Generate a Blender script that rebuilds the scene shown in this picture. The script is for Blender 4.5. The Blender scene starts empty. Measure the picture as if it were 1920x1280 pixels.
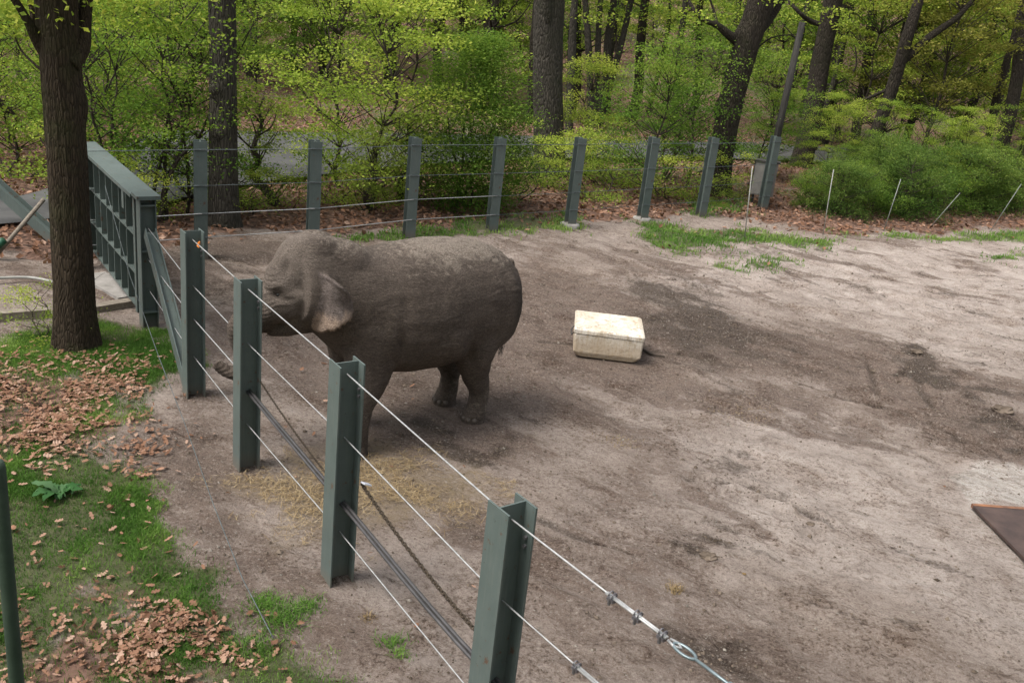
import bpy, math, random
import numpy as np
from mathutils import Matrix, Vector
rng = np.random.default_rng(7); random.seed(7)
scene = bpy.context.scene
C = scene.collection

# ------------------------------------------------------------------ camera, world, sun, exposure
FPX, PITCH, ROLL, CAMH = 1770.0, math.radians(19.79), math.radians(6.37), 4.736
PW, PH = 1920.0, 1280.0
fwd = np.array([0, math.cos(PITCH), -math.sin(PITCH)]); rgt = np.array([1.0, 0, 0]); upv = np.cross(rgt, fwd)
CR = math.cos(ROLL) * rgt + math.sin(ROLL) * upv
CU = -math.sin(ROLL) * rgt + math.cos(ROLL) * upv
cam_d = bpy.data.cameras.new('camera'); cam = bpy.data.objects.new('camera', cam_d); C.objects.link(cam)
cam_d.sensor_width = 36; cam_d.lens = FPX / PW * 36; cam_d.clip_start = 0.05; cam_d.clip_end = 2000
cam.matrix_world = Matrix(((CR[0], CU[0], -fwd[0], 0), (CR[1], CU[1], -fwd[1], 0), (CR[2], CU[2], -fwd[2], CAMH), (0, 0, 0, 1)))
scene.camera = cam

SUN_EL, SUN_AZ = math.radians(60), math.radians(-118)      # azimuth from +Y towards +X
world = bpy.data.worlds.new('World'); scene.world = world; world.use_nodes = True
wn = world.node_tree; wn.nodes.clear()
sky = wn.nodes.new('ShaderNodeTexSky'); sky.sky_type = 'NISHITA'; sky.sun_disc = False
sky.sun_elevation = SUN_EL; sky.sun_rotation = SUN_AZ; sky.air_density = 1.0; sky.dust_density = 4.0; sky.ozone_density = 1.0
hs = wn.nodes.new('ShaderNodeHueSaturation'); hs.inputs['Saturation'].default_value = 0.35
bg = wn.nodes.new('ShaderNodeBackground'); bg.inputs['Strength'].default_value = 0.13
wo = wn.nodes.new('ShaderNodeOutputWorld')
wn.links.new(sky.outputs[0], hs.inputs['Color']); wn.links.new(hs.outputs[0], bg.inputs[0]); wn.links.new(bg.outputs[0], wo.inputs[0])
sd = bpy.data.lights.new('sun', 'SUN'); sun = bpy.data.objects.new('sun', sd); C.objects.link(sun)
sd.energy = 1.45; sd.angle = math.radians(24); sd.color = (1, 0.955, 0.89)
sdir = Vector((math.sin(SUN_AZ) * math.cos(SUN_EL), math.cos(SUN_AZ) * math.cos(SUN_EL), math.sin(SUN_EL)))
sun.rotation_euler = sdir.to_track_quat('Z', 'Y').to_euler(); sun.location = (-20, 0, 40)
scene.view_settings.view_transform = 'Standard'; scene.view_settings.look = 'None'
scene.view_settings.exposure = 1.18; scene.view_settings.gamma = 1.0; scene.view_settings.use_curve_mapping = False
scene.render.engine = 'CYCLES'

# ------------------------------------------------------------------ helpers
def ray(u, v):
    return fwd + CR * (u - PW / 2) / FPX - CU * (v - PH / 2) / FPX
def G(u, v, z=0.0):                       # the point of the level z seen at photo position (u, v)
    d = ray(u, v); t = (z - CAMH) / d[2]
    return np.array([0, 0, CAMH]) + t * d
def AT(u, v, Y):                          # the point at distance Y seen at photo position (u, v)
    d = ray(u, v); return np.array([0, 0, CAMH]) + d * (Y / d[1])

def tag(o, label=None, cat=None, group=None, kind=None):
    if label: o['label'] = label
    if cat: o['category'] = cat
    if group: o['group'] = group
    if kind: o['kind'] = kind
    return o
def mesh(name, V, faces, mats=(), smooth=False, mi=None):
    """V (n,3); faces: list of int arrays (m,k)"""
    V = np.asarray(V, dtype=np.float32)
    me = bpy.data.meshes.new(name)
    faces = [np.asarray(f, dtype=np.int32) for f in faces if len(f)]
    me.vertices.add(len(V)); me.vertices.foreach_set('co', V.ravel())
    loops = np.concatenate([f.ravel() for f in faces]); tot = np.concatenate([np.full(len(f), f.shape[1], np.int32) for f in faces])
    st = np.concatenate([[0], np.cumsum(tot)[:-1]]).astype(np.int32)
    me.loops.add(len(loops)); me.loops.foreach_set('vertex_index', loops)
    me.polygons.add(len(tot)); me.polygons.foreach_set('loop_start', st); me.polygons.foreach_set('loop_total', tot)
    if mi is not None: me.polygons.foreach_set('material_index', np.asarray(mi, np.int32))
    me.polygons.foreach_set('use_smooth', np.full(len(tot), bool(smooth)))
    me.update(calc_edges=True); me.validate()
    for m in mats: me.materials.append(m)
    return me
def obj(name, me, parent=None, loc=None):
    o = bpy.data.objects.new(name, me); C.objects.link(o)
    if parent is not None: o.parent = parent
    if loc is not None: o.location = loc
    return o
def empty(name, loc, rz=0.0):
    o = bpy.data.objects.new(name, None); C.objects.link(o); o.location = loc; o.rotation_euler = (0, 0, rz); o.empty_display_size = 0.1
    return o
def copy_tree(o, parent=None):
    c = o.copy(); C.objects.link(c)
    if parent is not None: c.parent = parent
    for ch in list(o.children): copy_tree(ch, c)
    return c
class MB:
    def __init__(s): s.V = []; s.F = {}; s.n = 0
    def add(s, V, faces):
        V = np.asarray(V, float); s.V.append(V)
        for f in faces:
            f = np.asarray(f, int)
            if len(f): s.F.setdefault(f.shape[1], []).append(f + s.n)
        s.n += len(V)
    def box(s, c, size, rot=None):
        sx, sy, sz = [q / 2 for q in size]
        V = np.array([(x, y, z) for x in (-sx, sx) for y in (-sy, sy) for z in (-sz, sz)])
        if rot is not None: V = V @ np.asarray(rot).T
        s.add(V + np.asarray(c), [np.array([(0, 1, 3, 2), (4, 6, 7, 5), (0, 4, 5, 1), (2, 3, 7, 6), (0, 2, 6, 4), (1, 5, 7, 3)])])
    def tube(s, pts, rad, n=8, caps=True, closed=False):
        V, F = tube(pts, rad, n, caps, closed); s.add(V, F)
    def mesh(s, name, mats=(), smooth=False):
        return mesh(name, np.concatenate(s.V), [np.concatenate(v) for v in s.F.values()], mats, smooth)
def tube(pts, rad, n=8, caps=True, closed=False):
    P = np.asarray(pts, float); m = len(P)
    R = np.broadcast_to(np.asarray(rad, float), (m,)) if np.ndim(rad) < 2 else np.asarray(rad, float)
    T = np.gradient(P, axis=0) if not closed else np.roll(P, -1, 0) - np.roll(P, 1, 0)
    T /= np.linalg.norm(T, axis=1)[:, None] + 1e-12
    ref = np.array([0, 0, 1.0]) if abs(T[0][2]) < 0.9 else np.array([1.0, 0, 0])
    N = np.zeros_like(P); a = ref - T[0] * (ref @ T[0]); N[0] = a / np.linalg.norm(a)
    for i in range(1, m):
        a = N[i - 1] - T[i] * (N[i - 1] @ T[i]); N[i] = a / (np.linalg.norm(a) + 1e-12)
    B = np.cross(T, N)
    th = np.linspace(0, 2 * np.pi, n, endpoint=False)
    ra, rb = (R[:, 0], R[:, 1]) if R.ndim == 2 else (R, R)
    V = P[:, None] + (N * ra[:, None])[:, None] * np.cos(th)[None, :, None] + (B * rb[:, None])[:, None] * np.sin(th)[None, :, None]
    V = V.reshape(-1, 3)
    i = np.arange(m if closed else m - 1)[:, None]; j = np.arange(n)[None]; i2 = (i + 1) % m; j2 = (j + 1) % n
    F = np.stack([i * n + j, i * n + j2, i2 * n + j2, i2 * n + j], -1).reshape(-1, 4)
    out = [F]
    if caps and not closed:
        k = len(V); V = np.vstack([V, P[0], P[-1]]); j = np.arange(n); j2 = (j + 1) % n
        out.append(np.stack([np.full(n, k), j2, j], -1)); out.append(np.stack([np.full(n, k + 1), (m - 1) * n + j, (m - 1) * n + j2], -1))
    return V, out
def smoothpath(pts, k=6):
    P = np.asarray(pts, float); n = len(P); out = []
    for i in range(n - 1):
        p0 = P[max(i - 1, 0)]; p1 = P[i]; p2 = P[i + 1]; p3 = P[min(i + 2, n - 1)]
        for t in np.linspace(0, 1, k, endpoint=False):
            out.append(0.5 * ((2 * p1) + (p2 - p0) * t + (2 * p0 - 5 * p1 + 4 * p2 - p3) * t * t + (-p0 + 3 * p1 - 3 * p2 + p3) * t ** 3))
    out.append(P[-1]); return np.array(out)
_lat = rng.random((256, 256))
def vnoise(x, y):
    xi = np.floor(x).astype(int); yi = np.floor(y).astype(int); fx = x - xi; fy = y - yi
    fx = fx * fx * (3 - 2 * fx); fy = fy * fy * (3 - 2 * fy)
    a = _lat[xi % 256, yi % 256]; b = _lat[(xi + 1) % 256, yi % 256]; c = _lat[xi % 256, (yi + 1) % 256]; d = _lat[(xi + 1) % 256, (yi + 1) % 256]
    return a + (b - a) * fx + (c - a) * fy + (a - b - c + d) * fx * fy
def fbm(x, y, o=4, s=1.0):
    r = 0; a = 0.5; t = 0
    for k in range(o):
        r = r + a * vnoise(x * s + 17.3 * k, y * s - 9.1 * k); t += a; s *= 2.03; a *= 0.55
    return r / t
def sstep(a, b, x):
    t = np.clip((x - a) / (b - a), 0, 1); return t * t * (3 - 2 * t)
def polysd(pts, X, Y):                    # signed distance, positive inside, to a polygon of ground points
    P = np.array([G(*p)[:2] for p in pts]) if len(pts[0]) == 2 else np.array(pts)
    d = np.full(X.shape, 1e9); ins = np.zeros(X.shape, bool)
    for i in range(len(P)):
        a = P[i]; b = P[(i + 1) % len(P)]; e = b - a
        t = np.clip(((X - a[0]) * e[0] + (Y - a[1]) * e[1]) / (e @ e + 1e-12), 0, 1)
        d = np.minimum(d, (X - a[0] - t * e[0]) ** 2 + (Y - a[1] - t * e[1]) ** 2)
        c = ((a[1] > Y) != (b[1] > Y)) & (X < (b[0] - a[0]) * (Y - a[1]) / (b[1] - a[1] + 1e-12) + a[0]); ins ^= c
    return np.where(ins, 1, -1) * np.sqrt(d)

# ------------------------------------------------------------------ materials
def newmat(name):
    m = bpy.data.materials.new(name); m.use_nodes = True; nt = m.node_tree; nt.nodes.clear()
    out = nt.nodes.new('ShaderNodeOutputMaterial'); return m, nt, out
def N(nt, t, **kw):
    n = nt.nodes.new(t)
    for k, v in kw.items():
        if k.startswith('_'): setattr(n, k[1:], v)
        else: n.inputs[k].default_value = v
    return n
def L(nt, a, b): nt.links.new(a, b)
def noise(nt, scale, detail=4, rough=0.6, vec=None, dist=0.0):
    n = N(nt, 'ShaderNodeTexNoise', Scale=scale, Detail=detail, Roughness=rough, Distortion=dist)
    if vec is not None: L(nt, vec, n.inputs['Vector'])
    return n.outputs['Fac']
def ramp(nt, fac, stops):
    r = nt.nodes.new('ShaderNodeValToRGB'); e = r.color_ramp.elements
    while len(e) < len(stops): e.new(0.5)
    for q, (p, c) in zip(e, stops): q.position = p; q.color = (*c, 1) if len(c) == 3 else c
    L(nt, fac, r.inputs[0]); return r.outputs[0]
def mapr(nt, fac, a, b, c=0.0, d=1.0):
    m = N(nt, 'ShaderNodeMapRange'); m.inputs[1].default_value = a; m.inputs[2].default_value = b; m.inputs[3].default_value = c; m.inputs[4].default_value = d
    L(nt, fac, m.inputs[0]); return m.outputs[0]
def mix(nt, fac, a, b, mode='MIX'):
    m = nt.nodes.new('ShaderNodeMix'); m.data_type = 'RGBA'; m.blend_type = mode
    for s, x in ((0, fac), (6, a), (7, b)):
        if isinstance(x, (int, float)): m.inputs[s].default_value = x
        elif isinstance(x, tuple): m.inputs[s].default_value = (*x, 1)
        else: L(nt, x, m.inputs[s])
    return m.outputs[2]
def mth(nt, op, a, b=None):
    m = N(nt, 'ShaderNodeMath', _operation=op)
    for i, x in enumerate((a, b)):
        if x is None: continue
        if isinstance(x, (int, float)): m.inputs[i].default_value = x
        else: L(nt, x, m.inputs[i])
    return m.outputs[0]
def coords(nt, scale=(1, 1, 1), rot=(0, 0, 0), out='Object'):
    tc = nt.nodes.new('ShaderNodeTexCoord'); mp = N(nt, 'ShaderNodeMapping'); mp.inputs['Scale'].default_value = scale; mp.inputs['Rotation'].default_value = rot
    L(nt, tc.outputs[out], mp.inputs[0]); return mp.outputs[0]
def bump(nt, h, strength=0.5, dist=0.02, normal=None):
    b = N(nt, 'ShaderNodeBump', Strength=strength, Distance=dist); L(nt, h, b.inputs['Height'])
    if normal is not None: L(nt, normal, b.inputs['Normal'])
    return b.outputs[0]
def bsdf(nt, out, col, rough=0.8, metal=0.0, nrm=None, spec=0.3):
    b = N(nt, 'ShaderNodeBsdfPrincipled', Roughness=0.8, Metallic=metal)
    b.inputs['Specular IOR Level'].default_value = spec
    for k, x in (('Base Color', col), ('Roughness', rough)):
        if isinstance(x, tuple): b.inputs[k].default_value = (*x, 1)
        elif isinstance(x, (int, float)): b.inputs[k].default_value = x
        else: L(nt, x, b.inputs[k])
    if nrm is not None: L(nt, nrm, b.inputs['Normal'])
    L(nt, b.outputs[0], out.inputs[0]); return b
def simple(name, c1, c2, scale=8, rough=0.8, metal=0, bs=0.2, bd=0.01, spec=0.3, vscale=(1, 1, 1)):
    m, nt, out = newmat(name); v = coords(nt, vscale)
    f = noise(nt, scale, 6, 0.65, v); col = ramp(nt, f, [(0.32, c1), (0.68, c2)])
    f2 = noise(nt, scale * 5, 4, 0.6, v)
    bsdf(nt, out, col, rough, metal, bump(nt, f2, bs, bd), spec); return m

def leaf_mat(name, stops, transl=0.45):
    m, nt, out = newmat(name)
    at = N(nt, 'ShaderNodeAttribute', _attribute_name='tint')
    oi = nt.nodes.new('ShaderNodeObjectInfo')
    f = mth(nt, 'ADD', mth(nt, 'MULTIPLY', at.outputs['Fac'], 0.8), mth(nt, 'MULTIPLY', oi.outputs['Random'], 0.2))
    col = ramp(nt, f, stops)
    d = N(nt, 'ShaderNodeBsdfDiffuse'); t = N(nt, 'ShaderNodeBsdfTranslucent'); ms = N(nt, 'ShaderNodeMixShader', Fac=transl)
    L(nt, col, d.inputs[0]); L(nt, mix(nt, 0.6, col, (0.9, 1.0, 0.35), 'MULTIPLY'), t.inputs[0])
    g = N(nt, 'ShaderNodeBsdfGlossy', Roughness=0.45); g.inputs[0].default_value = (1, 1, 1, 1)
    ms2 = N(nt, 'ShaderNodeMixShader', Fac=0.0)
    L(nt, d.outputs[0], ms.inputs[1]); L(nt, t.outputs[0], ms.inputs[2]); L(nt, ms.outputs[0], ms2.inputs[1]); L(nt, g.outputs[0], ms2.inputs[2])
    L(nt, ms2.outputs[0], out.inputs[0]); return m
M = {}
M['leaf_yellow'] = leaf_mat('leaf_yellow', [(0.0, (0.122, 0.196, 0.035)), (0.5, (0.260, 0.342, 0.058)), (1.0, (0.516, 0.536, 0.108))])
M['leaf_mid'] = leaf_mat('leaf_mid', [(0.0, (0.071, 0.141, 0.025)), (0.5, (0.171, 0.265, 0.044)), (1.0, (0.383, 0.431, 0.072))])
M['leaf_bush'] = leaf_mat('leaf_bush', [(0.0, (0.058, 0.120, 0.023)), (0.5, (0.136, 0.225, 0.039)), (1.0, (0.272, 0.331, 0.065))])
M['leaf_dark'] = leaf_mat('leaf_dark', [(0.0, (0.041, 0.086, 0.024)), (0.5, (0.104, 0.172, 0.041)), (1.0, (0.230, 0.296, 0.068))])
M['leaf_rust'] = leaf_mat('leaf_rust', [(0.0, (0.115, 0.125, 0.028)), (0.5, (0.20, 0.20, 0.045)), (1.0, (0.31, 0.265, 0.075))])
M['leaf_olive'] = leaf_mat('leaf_olive', [(0.0, (0.085, 0.130, 0.025)), (0.5, (0.187, 0.240, 0.045)), (1.0, (0.340, 0.377, 0.080))])
M['grass'] = leaf_mat('grass', [(0.0, (0.047, 0.109, 0.024)), (0.5, (0.118, 0.228, 0.045)), (1.0, (0.277, 0.377, 0.105))], 0.4)
M['dead_leaf'] = leaf_mat('dead_leaf', [(0.0, (0.083, 0.044, 0.029)), (0.5, (0.248, 0.137, 0.088)), (1.0, (0.432, 0.304, 0.234))], 0.12)
M['straw'] = leaf_mat('straw', [(0.0, (0.14, 0.09, 0.045)), (0.5, (0.30, 0.22, 0.12)), (1.0, (0.45, 0.36, 0.22))], 0.15)
M['dock'] = leaf_mat('dock', [(0.0, (0.035, 0.095, 0.030)), (1.0, (0.095, 0.17, 0.08))], 0.25)

def bark(name, dark, light, sc=1.0, moss=0.0, relief=0.04):
    m, nt, out = newmat(name); v = coords(nt, (14 * sc, 14 * sc, 2.6 * sc))
    w = N(nt, 'ShaderNodeTexVoronoi', Scale=1.6, _feature='DISTANCE_TO_EDGE'); 
    vv = mix(nt, 0.18, v, N(nt, 'ShaderNodeTexNoise', Scale=2.0).outputs['Color'], 'ADD'); L(nt, vv, w.inputs['Vector'])
    n1 = noise(nt, 3.0, 8, 0.7, v); n2 = noise(nt, 0.5, 3, 0.6, coords(nt, (3, 3, 1)))
    h = mth(nt, 'ADD', mapr(nt, w.outputs['Distance'], 0.0, 0.22), mth(nt, 'MULTIPLY', n1, 0.8))
    col = ramp(nt, h, [(0.25, dark), (0.95, light)])
    col = mix(nt, mapr(nt, n2, 0.35, 0.75), col, tuple(0.55 * c for c in light))
    if moss: col = mix(nt, mth(nt, 'MULTIPLY', mapr(nt, noise(nt, 1.2, 4, 0.6, coords(nt)), 0.5, 0.7), moss), col, (0.035, 0.05, 0.012))
    bsdf(nt, out, col, 0.92, 0, bump(nt, h, 0.8, relief), 0.15); return m
M['bark_brown'] = bark('bark_brown', (0.008, 0.006, 0.004), (0.050, 0.037, 0.024), 1.5, 0.4, 0.02)
M['bark_grey'] = bark('bark_grey', (0.011, 0.010, 0.008), (0.075, 0.066, 0.053), 0.9, 0.15)
M['bark_dark'] = bark('bark_dark', (0.007, 0.006, 0.0045), (0.048, 0.039, 0.030), 0.9, 0.15)
M['twig'] = simple('twig', (0.016, 0.012, 0.009), (0.06, 0.047, 0.034), 6, 0.9, 0, 0.4, 0.01)

def paint_mat():
    m, nt, out = newmat('green_grey_paint'); v = coords(nt)
    f = noise(nt, 3, 8, 0.7, v); st = noise(nt, 6, 6, 0.7, coords(nt, (9, 9, 0.6)))
    col = ramp(nt, f, [(0.3, (0.066, 0.086, 0.079)), (0.7, (0.094, 0.117, 0.108))])
    col = mix(nt, mapr(nt, st, 0.50, 0.72, 0, 0.75), col, (0.11, 0.125, 0.11))
    spk = noise(nt, 38, 3, 0.6, v); col = mix(nt, mapr(nt, spk, 0.68, 0.74, 0, 0.8), col, (0.03, 0.026, 0.02))
    chip = noise(nt, 9, 6, 0.75, v); col = mix(nt, mapr(nt, chip, 0.60, 0.64, 0, 0.85), col, (0.085, 0.045, 0.026))
    geo = nt.nodes.new('ShaderNodeNewGeometry'); sx = nt.nodes.new('ShaderNodeSeparateXYZ'); L(nt, geo.outputs['Position'], sx.inputs[0])
    mud = mth(nt, 'MULTIPLY', mapr(nt, mth(nt, 'ADD', sx.outputs[2], mth(nt, 'MULTIPLY', f, 0.25)), 0.32, 0.12), 0.7)
    col = mix(nt, mud, col, (0.12, 0.1, 0.08))
    bsdf(nt, out, col, mapr(nt, f, 0.3, 0.7, 0.42, 0.62), 0, bump(nt, noise(nt, 25, 4, 0.6, v), 0.12, 0.004), 0.28); return m
M['paint'] = paint_mat()
M['galv'] = simple('galvanised', (0.27, 0.27, 0.265), (0.46, 0.46, 0.45), 20, 0.5, 0.5, 0.15, 0.003, 0.5)
M['dark_cable'] = simple('dark_cable', (0.05, 0.06, 0.06), (0.14, 0.16, 0.16), 20, 0.6, 0.3, 0.1, 0.003)
M['steel_rod'] = simple('steel_rod', (0.11, 0.14, 0.15), (0.23, 0.28, 0.29), 14, 0.4, 0.5, 0.1, 0.003, 0.5)
M['black_pipe'] = simple('black_pipe', (0.026, 0.025, 0.025), (0.060, 0.056, 0.056), 10, 0.42, 0, 0.15, 0.004, 0.5)
M['chain'] = simple('chain_steel', (0.025, 0.019, 0.013), (0.08, 0.06, 0.04), 40, 0.6, 0.4)
M['concrete'] = simple('concrete', (0.17, 0.158, 0.142), (0.29, 0.272, 0.25), 5, 0.9, 0, 0.4, 0.01)
M['rust_plate'] = simple('rusty_plate', (0.038, 0.026, 0.023), (0.085, 0.056, 0.046), 4, 0.6, 0.1, 0.3, 0.005)
M['rust_edge'] = simple('rust_edge', (0.09, 0.05, 0.035), (0.26, 0.12, 0.06), 5, 0.8)
M['timber'] = simple('weathered_timber', (0.12, 0.10, 0.08), (0.26, 0.225, 0.18), 6, 0.9, 0, 0.5, 0.01, 0.2, (1, 6, 6))
M['clamp'] = simple('clamp_steel', (0.07, 0.065, 0.07), (0.26, 0.25, 0.26), 30, 0.4, 0.7)
M['white_tag'] = simple('white_tag', (0.6, 0.62, 0.68), (0.8, 0.8, 0.84), 10, 0.5)
M['orange'] = simple('orange_flag', (0.55, 0.15, 0.02), (0.75, 0.25, 0.04), 10, 0.6)
M['cab_grey'] = simple('cabinet_grey', (0.14, 0.132, 0.12), (0.235, 0.225, 0.205), 5, 0.6)
M['cab_dark'] = simple('cabinet_dark', (0.02, 0.02, 0.018), (0.06, 0.055, 0.05), 8, 0.6)
M['pole_wood'] = simple('pole_wood', (0.02, 0.019, 0.017), (0.058, 0.054, 0.048), 5, 0.9, 0, 0.5, 0.01, 0.2, (5, 5, .5))
M['fibre_white'] = simple('fibreglass_white', (0.20, 0.20, 0.18), (0.34, 0.335, 0.305), 9, 0.5)
M['fibre_grey'] = simple('fibreglass_grey', (0.13, 0.14, 0.12), (0.22, 0.23, 0.205), 9, 0.5)
M['green_plastic'] = simple('green_plastic', (0.012, 0.055, 0.03), (0.02, 0.085, 0.045), 9, 0.4)
M['stone'] = simple('stone', (0.11, 0.095, 0.08), (0.28, 0.25, 0.21), 14, 0.9, 0, 0.5, 0.01)
M['clod'] = simple('soil_clod', (0.05, 0.038, 0.028), (0.17, 0.135, 0.105), 3, 0.95, 0, 0.6, 0.01, 0.1)
M['asphalt'] = simple('asphalt', (0.036, 0.036, 0.036), (0.082, 0.080, 0.077), 1.3, 0.9, 0, 0.3, 0.01)

def ground_mat():
    m, nt, out = newmat('soil')
    a = N(nt, 'ShaderNodeAttribute', _attribute_name='zoneA'); b = N(nt, 'ShaderNodeAttribute', _attribute_name='zoneB')
    sa = nt.nodes.new('ShaderNodeSeparateColor'); sb = nt.nodes.new('ShaderNodeSeparateColor'); L(nt, a.outputs['Color'], sa.inputs[0]); L(nt, b.outputs['Color'], sb.inputs[0])
    grass, litter, damp = sa.outputs[0], sa.outputs[1], sa.outputs[2]; mud, sand, straw = sb.outputs[0], sb.outputs[1], sb.outputs[2]
    v = coords(nt); vr = coords(nt, (1, 1, 1), (0, 0, math.radians(30)))
    mp = N(nt, 'ShaderNodeMapping'); mp.inputs['Scale'].default_value = (0.55, 1.35, 1); L(nt, vr, mp.inputs[0]); vs = mp.outputs[0]
    big = noise(nt, 0.45, 5, 0.6, v); medn = noise(nt, 1.8, 9, 0.7, v, 0.5); fine = noise(nt, 11, 8, 0.78, v, 0.3); grit = noise(nt, 55, 5, 0.8, v)
    strk = noise(nt, 1.5, 11, 0.74, vs, 0.7); strk2 = noise(nt, 4.6, 9, 0.74, vs, 0.5)
    def MUL(col, f, c): return mix(nt, f, col, c, 'MULTIPLY')
    tone = mth(nt, 'ADD', mth(nt, 'MULTIPLY', medn, 0.55), mth(nt, 'MULTIPLY', strk2, 0.45))
    base = ramp(nt, tone, [(0.34, (0.190, 0.150, 0.126)), (0.47, (0.302, 0.249, 0.214)), (0.58, (0.378, 0.320, 0.280)), (0.70, (0.465, 0.40, 0.355))])
    base = MUL(base, mapr(nt, big, 0.38, 0.66, 0, 0.7), (0.80, 0.75, 0.70))
    pale = ramp(nt, tone, [(0.36, (0.28, 0.232, 0.200)), (0.50, (0.45, 0.385, 0.340)), (0.66, (0.57, 0.50, 0.450))])
    base = mix(nt, mth(nt, 'MULTIPLY', sand, 0.8), base, pale)
    brown = ramp(nt, mth(nt, 'ADD', mth(nt, 'MULTIPLY', fine, 0.5), mth(nt, 'MULTIPLY', strk2, 0.5)), [(0.36, (0.078, 0.056, 0.044)), (0.50, (0.152, 0.112, 0.090)), (0.64, (0.27, 0.205, 0.168))])
    mf = mapr(nt, mth(nt, 'ADD', mud, mth(nt, 'MULTIPLY', mth(nt, 'SUBTRACT', strk2, 0.5), 2.4)), 0.30, 0.75)
    base = mix(nt, mth(nt, 'MULTIPLY', mf, 0.85), base, brown)
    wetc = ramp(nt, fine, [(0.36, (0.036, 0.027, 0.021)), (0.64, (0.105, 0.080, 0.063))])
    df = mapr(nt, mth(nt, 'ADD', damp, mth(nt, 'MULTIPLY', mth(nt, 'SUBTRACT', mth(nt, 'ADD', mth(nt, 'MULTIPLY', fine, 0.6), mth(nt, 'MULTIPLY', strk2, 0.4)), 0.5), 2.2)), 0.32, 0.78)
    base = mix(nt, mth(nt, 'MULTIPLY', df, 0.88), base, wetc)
    base = mix(nt, mapr(nt, sand, 1.02, 1.30, 0, 0.8), base, ramp(nt, medn, [(0.35, (0.36, 0.325, 0.285)), (0.65, (0.66, 0.61, 0.56))]))
    # scuffs, crumbs and pale grains
    base = MUL(base, mapr(nt, strk, 0.545, 0.64, 0, 0.75), (0.58, 0.53, 0.49))
    base = MUL(base, mapr(nt, strk2, 0.56, 0.63, 0, 0.7), (0.60, 0.56, 0.52))
    base = MUL(base, mapr(nt, fine, 0.535, 0.61, 0, 0.75), (0.60, 0.56, 0.53))
    crumb = noise(nt, 26, 4, 0.7, v); clump = noise(nt, 1.1, 7, 0.72, v, 0.4)
    base = MUL(base, mth(nt, 'MULTIPLY', mapr(nt, crumb, 0.52, 0.60), mapr(nt, clump, 0.42, 0.60, 0.15, 1.0)), (0.46, 0.42, 0.39))
    base = MUL(base, mapr(nt, clump, 0.52, 0.66, 0, 0.75), (0.66, 0.60, 0.55))
    base = mix(nt, mapr(nt, crumb, 0.42, 0.34, 0, 0.5), base, (0.42, 0.37, 0.32))
    base = MUL(base, mapr(nt, grit, 0.54, 0.62, 0, 0.8), (0.55, 0.52, 0.49))
    base = mix(nt, mapr(nt, grit, 0.43, 0.36, 0, 0.4), base, (0.43, 0.39, 0.34))
    base = mix(nt, mth(nt, 'MULTIPLY', straw, mapr(nt, fine, 0.35, 0.6, 0.2, 0.75)), base, (0.24, 0.185, 0.115))
    soil = ramp(nt, fine, [(0.36, (0.046, 0.060, 0.019)), (0.64, (0.110, 0.130, 0.048))])
    base = mix(nt, mapr(nt, mth(nt, 'ADD', grass, mth(nt, 'MULTIPLY', mth(nt, 'SUBTRACT', medn, 0.5), 2.0)), 0.30, 0.75, 0, 0.85), base, soil)
    vor = N(nt, 'ShaderNodeTexVoronoi', Scale=12.0); L(nt, v, vor.inputs['Vector'])
    sv = nt.nodes.new('ShaderNodeSeparateColor'); L(nt, vor.outputs['Color'], sv.inputs[0])
    lit = ramp(nt, sv.outputs[0], [(0.0, (0.055, 0.032, 0.022)), (0.5, (0.145, 0.080, 0.055)), (1.0, (0.27, 0.16, 0.115))])
    base = mix(nt, mapr(nt, mth(nt, 'ADD', litter, mth(nt, 'MULTIPLY', mth(nt, 'SUBTRACT', medn, 0.5), 1.6)), 0.35, 0.7, 0, 0.9), base, lit)
    h = mth(nt, 'ADD', mth(nt, 'ADD', medn, fine), mth(nt, 'MULTIPLY', grit, 0.45))
    h = mth(nt, 'ADD', h, mth(nt, 'MULTIPLY', strk, 0.8)); h = mth(nt, 'ADD', h, mth(nt, 'MULTIPLY', strk2, 1.0))
    bsdf(nt, out, base, mapr(nt, df, 0, 1, 0.95, 0.8), 0, bump(nt, h, 1.0, 0.06), 0.12); return m
M['soil'] = ground_mat()

# ------------------------------------------------------------------ ground
LAWN = [(-300, 640), (0, 640), (60, 605), (110, 580), (250, 600), (320, 650), (345, 720), (290, 770), (240, 830), (235, 900), (290, 960), (345, 1000), (400, 1060), (455, 1110), (480, 1180), (530, 1240), (640, 1320), (-300, 1320)]
LEAF1 = [(-100, 690), (100, 690), (190, 700), (250, 750), (225, 840), (110, 855), (-100, 850)]
LEAF2 = [(60, 1185), (180, 1150), (310, 1165), (385, 1240), (350, 1320), (40, 1320)]
LITTER = [(-300, 470), (0, 478), (160, 500), (250, 470), (330, 448), (520, 436), (740, 431), (920, 431), (1070, 424), (1190, 418), (1320, 404), (1480, 428), (1560, 444), (1700, 436), (1920, 432), (2400, 440), (2400, 300), (1920, 250), (960, 140), (0, 60), (-600, 60)]
STRIP = [[(600, 447), (760, 428), (900, 415), (1060, 398), (1095, 412), (1085, 432), (940, 441), (760, 449)],
         [(1195, 408), (1300, 428), (1400, 428), (1500, 446), (1580, 452), (1560, 470), (1460, 462), (1400, 452), (1260, 474), (1205, 445)],
         [(1280, 380), (1390, 378), (1400, 398), (1300, 402)], [(1560, 440), (1700, 442), (1920, 436), (1990, 446), (1920, 452), (1700, 452)], [(1840, 480), (1915, 472), (1915, 488), (1845, 492)], [(1365, 492), (1480, 486), (1455, 510), (1375, 506)]]
STRAW = [(440, 900), (540, 865), (600, 840), (700, 830), (800, 850), (900, 880), (930, 930), (800, 1000), (640, 1010), (520, 1010), (450, 950)]
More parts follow.
